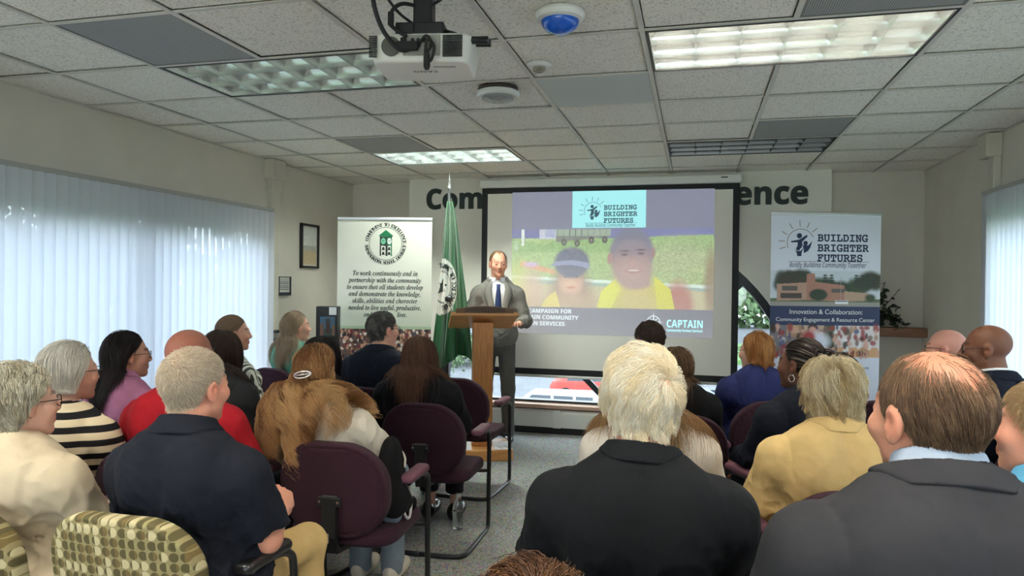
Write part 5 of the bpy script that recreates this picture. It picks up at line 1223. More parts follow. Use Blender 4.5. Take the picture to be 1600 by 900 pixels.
    def collar(s, m, r0=.012, flare=.026, h0=-.012, h1=.050, open_=.02, name='collar', tilt=.0):
        ax = (s.nb - s.C); ax = ax / np.linalg.norm(ax)
        def fn(P):
            pa = P - s.C.astype(f32); hh = pa @ ax.astype(f32); r = np.linalg.norm(pa - hh[:, None] * ax.astype(f32), axis=1)
            h2 = hh + tilt * P[:, 1]; B = smin(s.torso(P, s.gt), cap(P, s.C + np.array([0, -.01, -.03]), s.nb + ax * .02, s.neck_r + r0 + .004, s.neck_r + r0 - .002), .030)
            d = smax(smax(np.abs(B - .002) - .0045, r - (s.neck_r + r0 + flare + .010), .003), np.maximum(h2 - h1, h0 - h2), .004)
            if open_: d = smax(d, -np.maximum(np.abs(P[:, 0]) - open_ - .5 * np.clip(h1 - h2, 0, 1), .02 - P[:, 1]), .004)
            return d
        return sdf_obj(name, fn, s.C - np.array([.16, .16, .09]), s.C + np.array([.16, .16, .12]), .0042, m, s.last, 1)
    def trousers(s, m, name='trousers', t=.0, shoe=None, h=.012, skirt=False, ankle=.04):
        if s.stand:
            def fn(P):
                q = P.copy(); d = ell(P, (0, 0, .95), (.17 * s.w, .125, .13))
                for k in (-1, 1): d = smin(d, smin(cap(q, (k * .088, 0, .90), (k * .108, .012, .50), .088, .068), cap(q, (k * .108, .012, .50), (k * .115, -.015, .06), .068, .060), .03), .03)
                d = d + .004 * wob(P * A3(1, 1, .5), 24, 1); return smax(smax(d, .035 - P[:, 2], .01), P[:, 2] - 1.03, .01)
            lo, hi = (-.3, -.25, 0), (.3, .25, 1.08)
        else:
            kn = .12 if not s.fem else .085
            def fn(P):
                d = ell(P, (0, 0, .555), (.185 * s.w, .15, .115))
                for k in (-1, 1):
                    d = smin(d, cap(P, (k * .088, .02, .555), (k * kn, .43, .545), .088 + t, .066 + t), .03)
                    if not skirt: d = smin(d, cap(P, (k * kn, .43, .54), (k * kn, .41, .07), .066 + t, .056 + t), .02)
                d = d + .004 * wob(P * A3(1, .7, 1), 24, 1); return np.maximum(np.maximum(d, ankle - P[:, 2]), P[:, 1] - .30 if skirt else -9)
            lo, hi = (-.34, -.26, 0), (.34, .56, .72)
        sdf_obj(name, fn, lo, hi, h, m, s.t, 1)
        for k in (-1, 1):
            cx, cy = (k * .115, .06) if s.stand else (k * (.12 if not s.fem else .085), .475)
            def fs(P):
                d = smin(ell(P, (cx, cy + .02, .04), (.046, .125, .042)), ell(P, (cx, cy - .08, .055), (.040, .05, .055)), .03); return np.maximum(d, .004 - P[:, 2])
            sdf_obj('shoe', fs, (cx - .08, cy - .2, -.01), (cx + .08, cy + .2, .14), .008, shoe or mat('black_shoe', (.012, .012, .012), .25, coat=.4), s.t, 1)
    # ---- glasses
    def glasses(s, m, r=.023, th=.0016):
        bm = bmesh.new(); X = lambda p: Vector(s.hc + s.R @ (np.array(p) * s.hs))
        for k in (-1, 1):
            tube(bm, [X((k * .033 + r * math.cos(a) * 1.1, .099 - .006 * abs(math.cos(a)), .006 + r * .85 * math.sin(a))) for a in [i * math.pi / 10 for i in range(20)]], th, 6, closed=True)
            tube(bm, spline([X((k * .058, .092, .012)), X((k * .074, .05, .014)), X((k * .082, -.005, .012)), X((k * .082, -.03, -.004))], 5), th, 6)
        tube(bm, spline([X((-.010, .099, .010)), X((0, .1035, .013)), X((.010, .099, .010))], 4), th, 6)
        mesh_bm('glasses', bm, m, s.t)
    # ---- hair
    def hair(s, n=5000, L=.045, r=.0006, seg=6, lift=.012, comb='whorl', whorl=(.15, -.75, .75), grav=.35, cling=.5, jit=.15, wave=0, freq=12, clump=0.0, K=120, cols=((60, 40, 30), (90, 64, 46)), thin=None, seed=1, part=0.0,
             gather=None, tip=.35, rvar=.25, mask=None, name='hair', Lfn=None, out=.0, mat_rough=.42, gt=None, line=None):
        rs = np.random.RandomState(seed); line = line or s.line
        D = rs.randn(n * 4, 3); D /= np.linalg.norm(D, axis=1)[:, None]; o = np.array([0, -.012, .03])
        lo = np.zeros(len(D)); hi = np.full(len(D), .2)
        for _ in range(16):
            mid = (lo + hi) / 2; v = skull2((o + D * mid[:, None]).astype(f32)); lo = np.where(v < 0, mid, lo); hi = np.where(v < 0, hi, mid)
        q = o + D * lo[:, None]
        az = np.degrees(np.abs(np.arctan2(q[:, 0], q[:, 1] + .01)))
        ok = hair_ok(q, line)
        if mask is not None: ok &= mask(q)
        if thin is not None: ok &= rs.rand(len(q)) < thin(q)
        q = q[ok][:n]; n = len(q)
        gd = s.R.T @ np.array([0, 0, -1.0])
        def grad(p):
            e = .002; b = skull2(p.astype(f32)); g_ = np.stack([skull2((p + np.eye(3)[i] * e).astype(f32)) - b for i in range(3)], 1) / e
            return b, g_ / np.maximum(np.linalg.norm(g_, axis=1), 1e-6)[:, None]
        wp = np.array(whorl, float); wp = wp / np.linalg.norm(wp) * .10 + o
        def combf(p, nn):
            if comb == 'whorl':
                v = p - wp; v += .35 * np.cross(nn, v)
            elif comb == 'back': v = np.stack([p[:, 0] * .8, np.full(len(p), -.10), -.02 - .5 * np.clip(-p[:, 1], 0, 1)], 1)
            elif comb == 'sweep': v = np.stack([p[:, 0] * .8, np.where(p[:, 1] > -.03, -.09, -.03), np.where(p[:, 1] > -.03, -.03 - .2 * np.clip(.05 - p[:, 2], 0, 1), -.10)], 1)
            elif comb == 'part':
                sx = np.sign(p[:, 0] - part); v = np.stack([sx * .10 * (p[:, 2] > .05), np.where(p[:, 1] > -.02, -.015, -.02), np.where(p[:, 2] > .085, -.02, -.10)], 1)
            else: v = np.stack([p[:, 0] * .5, p[:, 1] * .5, np.full(len(p), -.1)], 1)
            if gather is not None:
                gp = np.array(gather[0]); m = (p[:, 2] > gather[1])[:, None]; v = np.where(m, gp - p, v)
            v = v - nn * (v * nn).sum(1)[:, None]; return v / np.maximum(np.linalg.norm(v, axis=1), 1e-6)[:, None]
        b, nn = grad(q); d = combf(q, nn) + nn * out + jit * rs.randn(n, 3); d /= np.linalg.norm(d, axis=1)[:, None]
        off = lift * (.15 + .85 * rs.rand(n)); Ls = L * (.75 + .5 * rs.rand(n))
        if Lfn is not None: Ls = Ls * Lfn(q)
        pts = [q.copy()]; p = q.copy(); gathered = np.zeros(n, bool)
        gtt = s.gt if gt is None and hasattr(s, 'gt') else (gt or .01)
        for k in range(1, seg + 1):
            t = k / seg; b, nn = grad(p); near = np.clip(1 - b / .06, 0, 1) * np.clip((p[:, 2] + .12) / .05, 0, 1)
            if gather is not None:
                gathered |= np.linalg.norm(p - np.array(gather[0]), axis=1) < gather[2]
            cm = combf(p, nn); wgt = (.30 * near * (~gathered if gather is not None else 1))[:, None]
            if gather is not None: wgt = np.where((p[:, 2] > gather[1])[:, None] & ~gathered[:, None], .9, wgt)
            d = d * .75 + cm * wgt + gd * grav * (.3 + t) + jit * .5 * rs.randn(n, 3); d /= np.linalg.norm(d, axis=1)[:, None]
            p = p + d * (Ls / seg)[:, None]; b, nn = grad(p); o_ = off * min(1, 2.2 * t + .2)
            p = p + nn * np.maximum(0, o_ - b)[:, None] - nn * (np.maximum(0, b - o_) * cling * near)[:, None]
            if L > .12:
                for _ in range(2):
                    w_ = (s.hc + (p * s.hs) @ s.R.T).astype(f32); tb = np.minimum(s.torso(w_, gtt), s.neck(w_, .004)); e = .004
                    tg = np.stack([np.minimum(s.torso(w_ + A3(*(np.eye(3)[i] * e)), gtt), s.neck(w_ + A3(*(np.eye(3)[i] * e)), .004)) - tb for i in range(3)], 1); tg /= np.maximum(np.linalg.norm(tg, axis=1), 1e-6)[:, None]
                    w_ = w_ + tg * np.maximum(0, .006 + off * .8 - tb)[:, None]; p = ((w_ - s.hc) @ s.R) / s.hs
            pts.append(p.copy())
        X = np.stack(pts, 1)                                   # n, seg+1, 3 head space
        tt = np.linspace(0, 1, seg + 1)
        if clump > 0:
            gi = rs.choice(n, min(K, n), replace=False); dist = ((q[:, None] - q[gi][None]) ** 2).sum(2); nr = gi[dist.argmin(1)]
            ph = rs.rand(n) * 6.28; ph = ph[nr] + .5 * rs.randn(n)
            c = clump * tt ** .8; X = X * (1 - c)[None, :, None] + (X[nr] + (q - q[nr])[:, None] * .35) * c[None, :, None]; cid = nr
        else: ph = rs.rand(n) * 6.28; cid = np.arange(n)
        if wave > 0:
            T_ = np.gradient(X, axis=1); T_ /= np.maximum(np.linalg.norm(T_, axis=2), 1e-6)[..., None]
            a = np.cross(T_, np.array([.2, .9, .3])); a /= np.maximum(np.linalg.norm(a, axis=2), 1e-6)[..., None]; b_ = np.cross(T_, a)
            sl = tt[None, :] * Ls[:, None] * freq * 6.28 + ph[:, None]; env = np.clip(tt * 1.6, 0, 1)[None, :, None] * wave
            X = X + env * (a * np.sin(sl)[..., None] + b_ * np.cos(sl)[..., None] * .7)
        X = s.hc + (X * s.hs) @ s.R.T
        m_ = seg + 1; T_ = np.gradient(X, axis=1); T_ /= np.maximum(np.linalg.norm(T_, axis=2), 1e-6)[..., None]
        rv = rs.randn(n, 1, 3); a = np.cross(T_, rv); a /= np.maximum(np.linalg.norm(a, axis=2), 1e-6)[..., None]; b_ = np.cross(T_, a)
        rad = (r * (1 - rvar + 2 * rvar * rs.rand(n)))[:, None] * (1 - (1 - tip) * tt ** 2)[None, :]
        V = np.stack([X + rad[..., None] * (a * math.cos(k * 2.0944) + b_ * math.sin(k * 2.0944)) for k in range(3)], 2)      # n,m,3,3
        idx = np.arange(n * m_ * 3).reshape(n, m_, 3); F = np.concatenate([np.stack([idx[:, :-1, k], idx[:, :-1, (k + 1) % 3], idx[:, 1:, (k + 1) % 3], idx[:, 1:, k]], -1).reshape(-1, 4) for k in range(3)])
        cs = np.array([srgb(*c) for c in cols]); pick = rs.rand(n); pick = .4 * pick + .6 * rs.rand(n + 9)[cid % (n + 9)]
        pos = np.clip(pick, 0, .999) * (len(cs) - 1); i0 = pos.astype(int); fr = (pos - i0)[:, None]; c = cs[i0] * (1 - fr) + cs[np.minimum(i0 + 1, len(cs) - 1)] * fr
        col = np.repeat(np.repeat(c[:, None], m_, 1)[:, :, None], 3, 2)
        mt = mat('hair_fibre_%d' % int(mat_rough * 100), (1, 1, 1), mat_rough, attr=True, spec=.35)
        return mesh_np(name, V.reshape(-1, 3), F, mt, s.t, True, col=col.reshape(-1, 3))
CHAIR = {}
def seat_for(p, kind, label, group, dx=0, dy=0, rz=None):
    """chair under a seated person: first of a kind is built, the rest are copies"""
    rz = p.rz if rz is None else rz
    return chair_at((p.pos[0] + dx * math.cos(rz) - (dy - .02) * math.sin(rz), p.pos[1] + dx * math.sin(rz) + (dy - .02) * math.cos(rz)), rz, kind, label, group)
def chair_at(xy, rz, kind, label, group):
    if kind not in CHAIR: t = CHAIR[kind] = make_chair(kind, label)
    else: t = copy_tree(CHAIR[kind])
    t['label'] = label; t['group'] = group; t.location = (*xy, 0); t.rotation_euler = (0, 0, rz); return t
# ------------------------------------------------------------------ the people
def cloth(name, c, rough=.9, bump=.18, bs=260, noise=.06, sheen=0): return mat(name, c, rough, noise=noise, nscale=14, bump=bump, bscale=bs, sheen=sheen, spec=.2)
def stripes(name, c1, c2, period, frac=.5, axis=2, soft=.0):
    m = bpy.data.materials.new(name); m.use_nodes = True; N = m.node_tree.nodes; L = m.node_tree.links; b = N['Principled BSDF']
    tc = N.new('ShaderNodeTexCoord'); s = N.new('ShaderNodeSeparateXYZ'); L.new(tc.outputs['Object'], s.inputs[0])
    a = N.new('ShaderNodeMath'); a.operation = 'DIVIDE'; a.inputs[1].default_value = period; L.new(s.outputs[axis], a.inputs[0]); f = N.new('ShaderNodeMath'); f.operation = 'FRACT'; L.new(a.outputs[0], f.inputs[0])
    r = N.new('ShaderNodeValToRGB'); e = r.color_ramp.elements; r.color_ramp.interpolation = 'CONSTANT'; e[0].color = (*c1, 1); e[1].position = frac; e[1].color = (*c2, 1); L.new(f.outputs[0], r.inputs[0]); L.new(r.outputs[0], b.inputs['Base Color'])
    b.inputs['Roughness'].default_value = .9; b.inputs['Specular IOR Level'].default_value = .2; return m
C_navy = cloth('navy_polo_cotton', srgb(24, 27, 36)); C_black = cloth('black_polo_cotton', srgb(19, 21, 24)); C_suit = cloth('charcoal_wool', srgb(46, 46, 50), bs=500, bump=.12)
C_cream = cloth('cream_satin_blouse', srgb(196, 180, 154), .55, .10, 90); C_red = cloth('red_knit', srgb(150, 22, 32)); C_pink = cloth('mauve_pink_shirt', srgb(170, 110, 140)); C_hood = cloth('cream_fleece', srgb(204, 194, 178), .95, .3, 180)
C_blk = cloth('black_blazer', srgb(18, 17, 19)); C_dknavy = cloth('dark_navy_jacket', srgb(20, 23, 34)); C_blue = cloth('royal_navy_blazer', srgb(36, 42, 84)); C_yel = cloth('butter_yellow_blazer', srgb(206, 176, 120), .8)
C_grey = cloth('dark_grey_cardigan', srgb(52, 52, 54)); C_teal = cloth('teal_green_top', srgb(88, 140, 120)); C_white = cloth('white_shirt_cotton', srgb(226, 226, 228), .8, .1); C_pale = cloth('pale_blue_shirt', srgb(176, 190, 210), .8)
C_gsuit = cloth('mid_grey_suit', srgb(112, 108, 102), bs=500, bump=.12); C_gtrous = cloth('grey_trousers', srgb(88, 86, 82), bs=500); C_khaki = cloth('khaki_cotton', srgb(196, 166, 112)); C_jean = cloth('light_denim', srgb(128, 140, 150), .9, .3, 400); C_tdark = cloth('dark_trousers', srgb(30, 30, 36))
C_str = stripes('black_cream_stripes', srgb(206, 190, 160), srgb(24, 22, 24), .052, .52); C_str2 = stripes('olive_white_stripes', srgb(206, 204, 192), srgb(70, 72, 62), .022, .5, 0); C_str3 = stripes('fine_blue_stripes', srgb(166, 198, 218), srgb(142, 180, 206), .0075, .5)
M_gl = mat('black_spectacles', (.015, .012, .012), .25); M_glb = mat('brown_spectacles', srgb(90, 60, 40), .25)
GL, GR = 'audience chairs left of the aisle', 'audience chairs right of the aisle'
WHITE = ((255, 242, 214), (240, 220, 180), (255, 250, 234), (222, 196, 154))

# --- woman with curly grey hair, cream blouse
p = Person('woman with curly grey hair and glasses in a cream blouse at the left edge', (-2.102, 1.85, 1.205), 0, fem=1, w=1.12, g=1.2, tone=(222, 172, 150), hyaw=-22, line='full', rootcol=(150, 138, 118), belly=1.15)
p.top('blouse', C_cream, .016, folds=0.0119, seed=1, neck_h=.0, te=.02); p.trousers(C_tdark); p.glasses(M_gl)
p.hair(8000, .080, .0008, 10, .034, 'sweep', (0, -.6, .8), .35, .45, .35, .010, 14, .6, 160, ((206, 196, 170), (150, 140, 118), (226, 220, 200), (120, 108, 88)), seed=1)
seat_for(p, 'olive', 'olive circle-patterned armchair at the left edge under the woman in cream', 'olive patterned armchairs')
# --- man in navy polo
p = Person('man with short grey hair in a navy polo and khaki trousers, hands clasped', (-1.50, 1.91, 1.285), 0, w=1.02, g=1.12, tone=(214, 150, 126), hyaw=-10, rootcol=(168, 140, 116), belly=1.22, hx=-.01, h=.0055,
           arms=('clasp', ((.215, .03, .70), (.135, .25, .735), (-.55, .75, .25), (.5, .2, .8))))
p.top('polo_shirt', C_navy, .018, 'short', folds=0.0102, seed=2); p.collar(C_navy); p.trousers(C_khaki)
p.hair(12000, .020, .0005, 5, .010, 'whorl', (.1, -.75, .65), .15, .25, .5, out=.5, cols=((226, 206, 178), (176, 156, 130), (246, 232, 210), (140, 120, 100)), seed=2, Lfn=lambda q: np.clip(.35 + (q[:, 2] + .07) * 7, .3, 1), thin=lambda q: np.where((q[:, 2] > .10) & (q[:, 1] < .03), .5, 1))
seat_for(p, 'olive', 'olive circle-patterned armchair behind the man in navy polo', 'olive patterned armchairs', -.05)
# --- white haired man
p = Person('white haired man in a black polo seen squarely from behind at centre', (-.131, 1.85, 1.335), 4, w=1.10, g=1.15, tone=(206, 138, 114), hyaw=14, rootcol=(226, 176, 146), h=.0055, hs=1.06)
p.top('polo_shirt', C_black, .018, 'short', folds=0.0085, seed=3); p.collar(C_black, flare=.022, h1=.040); p.trousers(C_tdark)
p.hair(16000, .058, .0006, 9, .022, 'whorl', (.42, -.9, .30), .32, .36, .30, .006, 9, .68, 200, WHITE, seed=3, Lfn=lambda q: np.clip(.30 + (q[:, 2] + .08) * 8, .3, 1.1))
seat_for(p, 'plum', 'plum armchair hidden under the white haired man in black polo', GR)
# --- man in grey suit
p = Person('man with thinning brown hair in a charcoal suit jacket at lower right', (.42, 1.47, 1.385), 12, w=1.20, g=1.15, tone=(206, 148, 122), hyaw=14, rootcol=(176, 122, 98), line='fade', h=.0055, hs=1.05, up=.048)
p.top('shirt', C_pale, .008, folds=0, neck_h=.03, seed=4, h=.008); p.collar(C_pale, .010, .006, .0, .058, name='shirt_collar')
p.top('suit_jacket', C_suit, .026, folds=0.0068, pad=1, te=.022, seed=4, neck_h=.002, neck_cut=.012); p.collar(C_suit, .016, .030, -.02, .030, .04, name='jacket_collar'); p.trousers(C_suit)
p.hair(13000, .042, .0005, 7, .0065, 'whorl', (0, -.15, 1), .35, .6, .12, .001, 8, .35, 300, ((100, 74, 54), (74, 56, 44), (132, 104, 78), (64, 52, 44)), seed=4, Lfn=lambda q: np.clip(.30 + (q[:, 2] + .05) * 6.5, .25, 1),
       thin=lambda q: np.clip(.03 + np.clip((np.hypot(q[:, 0] / .060, (q[:, 1] + .03) / .085) - .75) * 1.6, 0, 1) * .9 + (q[:, 2] < .070), 0, 1))
seat_for(p, 'plum', 'plum armchair under the man in the charcoal suit', GR)
# --- head top at the bottom edge
p = Person('person with wavy brown hair, only the head top showing at bottom centre', (-.187, .86, 1.148), 8, fem=1, tone=(200, 150, 126), line='full', rootcol=(70, 44, 28))
p.top('sweater', C_grey, .014, seed=5); p.trousers(C_tdark)
p.hair(5000, .085, .0007, 9, .022, 'whorl', (0, -.5, .85), .35, .4, .35, .008, 12, .6, 140, ((104, 66, 38), (64, 38, 22), (150, 104, 62)), seed=5)
seat_for(p, 'plum', 'plum armchair below the bottom edge under the wavy haired head', GR)
# --- man at the right edge
p = Person('man with sandy grey hair in a light blue striped polo at the right edge', (.83, 2.02, 1.275), 18, w=1.05, g=1.2, tone=(214, 152, 128), hyaw=34, rootcol=(176, 140, 106), belly=1.2)
p.top('polo_shirt', C_str3, .018, 'short', folds=0.0102, seed=6); p.collar(cloth('sky_blue_collar', srgb(96, 170, 208))); p.trousers(C_khaki)
p.hair(6000, .032, .0006, 5, .012, 'whorl', (0, -.7, .7), .2, .4, .22, cols=((196, 166, 122), (150, 120, 84), (214, 190, 150)), seed=6)
seat_for(p, 'plum', 'plum armchair under the man in light blue at the right edge', GR)
# --- woman with white bob, striped sweater
p = Person('woman with a white bob and glasses in a black and cream striped sweater', (-2.42, 2.34, 1.232), 0, fem=1, w=1.08, g=1.15, tone=(218, 168, 144), hyaw=-16, line='full', rootcol=(196, 188, 176))
p.top('sweater', C_str, .014, folds=0.0051, seed=7, neck_h=-.01, neck_cut=.03); p.trousers(C_tdark); p.glasses(M_gl)
p.hair(8000, .165, .0008, 10, .030, 'sweep', (0, -.15, 1), .55, .5, .06, .002, 5, .35, 150, ((222, 218, 208), (190, 184, 172), (240, 238, 232)), seed=7, Lfn=lambda q: np.clip(.52 + (q[:, 2] + .03) * 5.0, .45, 1.05))
seat_for(p, 'plum', 'plum armchair behind the woman in the striped sweater', GL)
# --- woman with long black hair, pink shirt
p = Person('woman with long black hair and glasses in a mauve pink shirt by the blinds', (-2.77, 3.02, 1.225), -6, fem=1, tone=(206, 150, 126), hyaw=-28, line='full', rootcol=(26, 20, 20))
p.top('shirt', C_pink, .014, seed=8, folds=0.0085); p.collar(C_pink, .006, .02); p.trousers(C_tdark); p.glasses(M_gl)
p.hair(6000, .34, .0009, 13, .026, 'sweep', (0, .1, 1), .6, .5, .06, .003, 4, .4, 120, ((30, 22, 22), (44, 32, 30), (22, 17, 18)), seed=8)
seat_for(p, 'plum', 'plum armchair behind the woman in the pink shirt', GL)
# --- bald man in red
p = Person('bald man in a red sweater behind the man in navy polo', (-2.02, 2.54, 1.293), -4, w=1.14, g=1.2, tone=(150, 92, 74), hyaw=-4, line='bald', belly=1.15)
p.top('sweater', C_red, .016, folds=0.0102, seed=9); p.trousers(C_tdark)
seat_for(p, 'plum', 'plum armchair under the bald man in red', GL)
# --- woman with long dark hair, dark cardigan
p = Person('woman with long dark brown hair in a dark grey cardigan before the red sweater', (-2.50, 3.40, 1.225), -4, fem=1, tone=(206, 156, 134), hyaw=-12, line='full', rootcol=(50, 38, 32))
p.top('cardigan', C_grey, .016, seed=10, folds=0.0102); p.trousers(C_tdark)
p.hair(4500, .32, .0009, 12, .026, 'whorl', (0, .1, 1), .6, .5, .06, .003, 4, .4, 120, ((56, 42, 36), (76, 58, 48), (40, 30, 26)), seed=10)
seat_for(p, 'plum', 'plum armchair under the woman in the dark grey cardigan', GL)
# --- woman in profile, striped blouse
p = Person('woman in profile with tied back brown hair in a striped blouse by the blinds', (-2.93, 4.10, 1.262), -20, fem=1, w=.95, tone=(206, 152, 128), hyaw=-30, line='full', rootcol=(110, 86, 68))
p.top('blouse', C_str2, .014, seed=11, folds=0.0085); p.trousers(C_tdark)
p.hair(4500, .15, .0008, 9, .012, 'back', (0, .3, 1), .2, .6, .05, cols=((124, 98, 78), (150, 122, 98), (100, 78, 62)), seed=11, gather=((0, -.125, -.03), -.08, .02), tip=.5)
seat_for(p, 'plum', 'plum armchair under the woman in the striped blouse', GL)
# --- woman with long wavy light brown hair, teal top
p = Person('woman with long wavy light brown hair in a teal top by the display box', (-3.017, 5.01, 1.25), -14, fem=1, w=.95, tone=(218, 166, 142), hyaw=-28, line='full', rootcol=(104, 84, 64))
p.top('sweater', C_teal, .014, seed=12); p.trousers(C_tdark)
p.hair(6000, .40, .0009, 16, .028, 'sweep', (0, .15, 1), .55, .45, .10, .014, 6, .6, 90, ((150, 124, 98), (186, 160, 132), (112, 90, 70)), seed=12)
seat_for(p, 'plum', 'plum armchair under the woman in the teal top', GL)
# --- dark haired head behind the long ginger hair
p = Person('person with black hair mostly hidden behind the woman with long ginger hair', (-1.95, 3.50, 1.195), -8, fem=1, tone=(200, 150, 128), hyaw=-6, line='full', rootcol=(24, 20, 22))
p.top('sweater', C_blk, .014, seed=13); p.trousers(C_tdark)
p.hair(4000, .26, .0009, 11, .022, 'whorl', (0, .1, 1), .6, .5, .06, cols=((28, 22, 24), (40, 32, 34)), seed=13)
seat_for(p, 'plum', 'plum armchair under the black haired person in the third row', GL)
# --- woman with ginger curls and a hair clip
p = Person('woman with long curly ginger hair in a silver clip, cream hoodie and jeans', (-1.62, 2.85, 1.215), 2, fem=1, w=1.08, g=1.1, tone=(222, 172, 150), hyaw=6, line='full', rootcol=(120, 80, 46), hx=-.10, lean=-.16)
p.top('hoodie', C_hood, .020, seed=14, folds=0.0136, extra=lambda P, d: smin(d, ell(P, p.C + np.array([0, -.085, -.02]), (.125, .055, .055)), .03)); p.trousers(C_jean, shoe=mat('cream_sneaker', srgb(206, 196, 180), .7))
GC = ((150, 96, 50), (100, 62, 34), (196, 144, 92), (214, 174, 122), (78, 48, 28))
p.hair(5500, .44, .0008, 20, .030, 'whorl', (0, .25, 1), .50, .40, .12, .026, 5, .72, 45, GC, seed=14, gather=((0, -.128, .0), .025, .03))
p.hair(9000, .46, .0008, 22, .055, 'sweep', (0, .2, 1), .62, .10, .16, .032, 6, .80, 46, GC, seed=44, mask=lambda q: q[:, 2] < .035, name='loose_hair', out=.25)
bm = bmesh.new(); cc = p.hc + p.R @ np.array([0, -.155, .006])
tube(bm, [Vector(cc + p.R @ np.array([.036 * math.cos(a), -.006 - .006 * math.cos(a) ** 2 * -1, .0135 * math.sin(a) + .006 * math.cos(a)])) for a in [i * math.pi / 16 for i in range(32)]], .0042, 8, closed=True)
tube(bm, [Vector(cc + p.R @ np.array([x, -.004, .006 * x / .036])) for x in (-.034, 0, .034)], .004, 6)
mesh_bm('hair_clip', bm, mat('silver_clip', (.8, .76, .72), .25, .8), p.t)
ginger = p
chair_at((-1.455, 2.92), math.radians(3), 'plum', 'plum armchair behind the woman with ginger curls, nearest the aisle', GL)
# --- man in navy jacket with glasses
p = Person('man with dark grey hair and glasses in a navy jacket before the school banner', (-1.99, 4.36, 1.30), -6, w=1.12, g=1.15, tone=(214, 160, 138), hyaw=-26, rootcol=(70, 66, 62))
p.top('jacket', C_dknavy, .022, pad=1, seed=15, folds=0.0085); p.collar(C_dknavy, .014, .024, -.02, .034); p.trousers(C_tdark); p.glasses(M_gl)
p.hair(6500, .030, .0007, 5, .012, 'whorl', (.1, -.7, .7), .25, .4, .28, .003, 14, .4, 200, ((96, 92, 88), (64, 60, 58), (136, 132, 126)), seed=15)
seat_for(p, 'plum', 'plum armchair behind the man in the navy jacket', GL)
# --- woman with long brown hair, black blazer
p = Person('woman with long brown hair in a black blazer beside the aisle, left side', (-1.53, 3.86, 1.185), 2, fem=1, w=1.1, g=1.12, tone=(214, 164, 142), hyaw=2, line='full', rootcol=(84, 54, 40), bare=True)
p.top('blazer', C_blk, .020, seed=16, folds=0.0102); p.trousers(C_tdark, ankle=.17, shoe=mat('black_shoe', (.012, .012, .012), .25, coat=.4))
p.hair(7000, .40, .0009, 15, .036, 'whorl', (0, .15, 1), .55, .40, .09, .006, 4, .45, 150, ((104, 68, 50), (78, 50, 38), (134, 94, 68)), seed=16)
chair_at((-1.45, 3.92), math.radians(2), 'plum', 'plum armchair behind the woman in the black blazer, above the water bottle', GL)
chair_at((-1.60, 4.96), math.radians(-2), 'plum', 'empty plum armchair directly in front of the podium', GL)
# --- right block
p = Person('man with short dark hair in a black jacket below the projected compass emblem', (-.273, 4.49, 1.272), 14, w=1.0, tone=(196, 146, 120), hyaw=14, rootcol=(44, 34, 28))
p.top('jacket', C_blk, .020, seed=18); p.trousers(C_tdark)
p.hair(6000, .026, .0008, 5, .014, 'whorl', (.1, -.7, .7), .1, .4, .5, .004, 20, .5, 260, ((58, 42, 34), (38, 28, 24), (84, 62, 48)), seed=18)
seat_for(p, 'plum', 'plum armchair under the short haired man in the front row', GR)
p = Person('woman with brown hair in a black jacket hidden behind the white haired man', (-.10, 4.0, 1.165), 10, fem=1, w=1.05, tone=(204, 154, 130), hyaw=8, line='full', rootcol=(84, 60, 40))
p.top('jacket', C_blk, .018, seed=25); p.trousers(C_tdark)
p.hair(4000, .26, .0009, 11, .024, 'whorl', (0, .1, 1), .6, .5, .06, cols=((100, 74, 50), (74, 52, 38), (126, 96, 66)), seed=25)
seat_for(p, 'plum', 'plum armchair with an arm pad beside the bare legged woman, second row right', GR)
p = Person('woman with long blonde streaked hair in a white top directly before the white haired man', (-.17, 2.93, 1.16), 4, fem=1, w=1.22, g=1.1, tone=(220, 170, 146), hyaw=4, line='full', rootcol=(130, 96, 60))
p.top('blouse', cloth('white_blouse', srgb(224, 214, 200)), .016, seed=19); p.trousers(C_jean)
p.hair(8000, .46, .0010, 14, .055, 'part', (0, .1, 1), .6, .30, .08, .004, 3, .45, 150, ((170, 130, 80), (120, 84, 50), (206, 170, 118)), seed=19)
seat_for(p, 'plum', 'plum armchair under the blonde streaked woman in white', GR)
p = Person('woman with an auburn bob and glasses in a royal navy blazer near the window', (.358, 4.60, 1.212), 20, fem=1, w=1.05, tone=(216, 166, 144), hyaw=26, line='full', rootcol=(120, 76, 40))
p.top('blazer', C_blue, .020, seed=20, folds=0.0068, pad=1); p.trousers(C_tdark); p.glasses(M_gl)
p.hair(7000, .20, .0008, 10, .026, 'sweep', (0, .1, 1), .6, .5, .05, .003, 5, .5, 110, ((164, 104, 50), (116, 70, 34), (214, 164, 104)), seed=20, Lfn=lambda q: np.clip(.62 + (q[:, 2] + .03) * 4.0, .5, 1.05))
seat_for(p, 'plum', 'plum armchair behind the woman in the royal navy blazer', GR)
p = Person('woman with dark braids and hoop earrings in a dark navy blazer', (.472, 3.54, 1.25), 30, fem=1, w=1.05, tone=(112, 74, 56), hyaw=24, line='full', rootcol=(30, 24, 22), bare=True)
p.top('blazer', C_dknavy, .020, seed=21, folds=0.0085, pad=1); p.trousers(C_dknavy, 'skirt', skirt=True)
p.hair(420, .30, .0042, 16, .020, 'back', (0, .3, 1), .22, .55, .03, .0022, 60, 0, cols=((34, 28, 26), (58, 46, 40), (26, 22, 22)), seed=21, gather=((0, -.135, .03), -.02, .025), tip=.7)
bm = bmesh.new()
for k in (-1, 1):
    c0 = p.hc + p.R @ np.array([k * .080, -.008, -.052]); tube(bm, [Vector(c0 + p.R @ np.array([0, .014 * math.sin(a), .016 * math.cos(a)])) for a in [i * math.pi / 8 for i in range(16)]], .0028, 6, closed=True)
mesh_bm('earrings', bm, M_chrome, p.t)
seat_for(p, 'plum', 'plum armchair behind the woman with braids', GR)
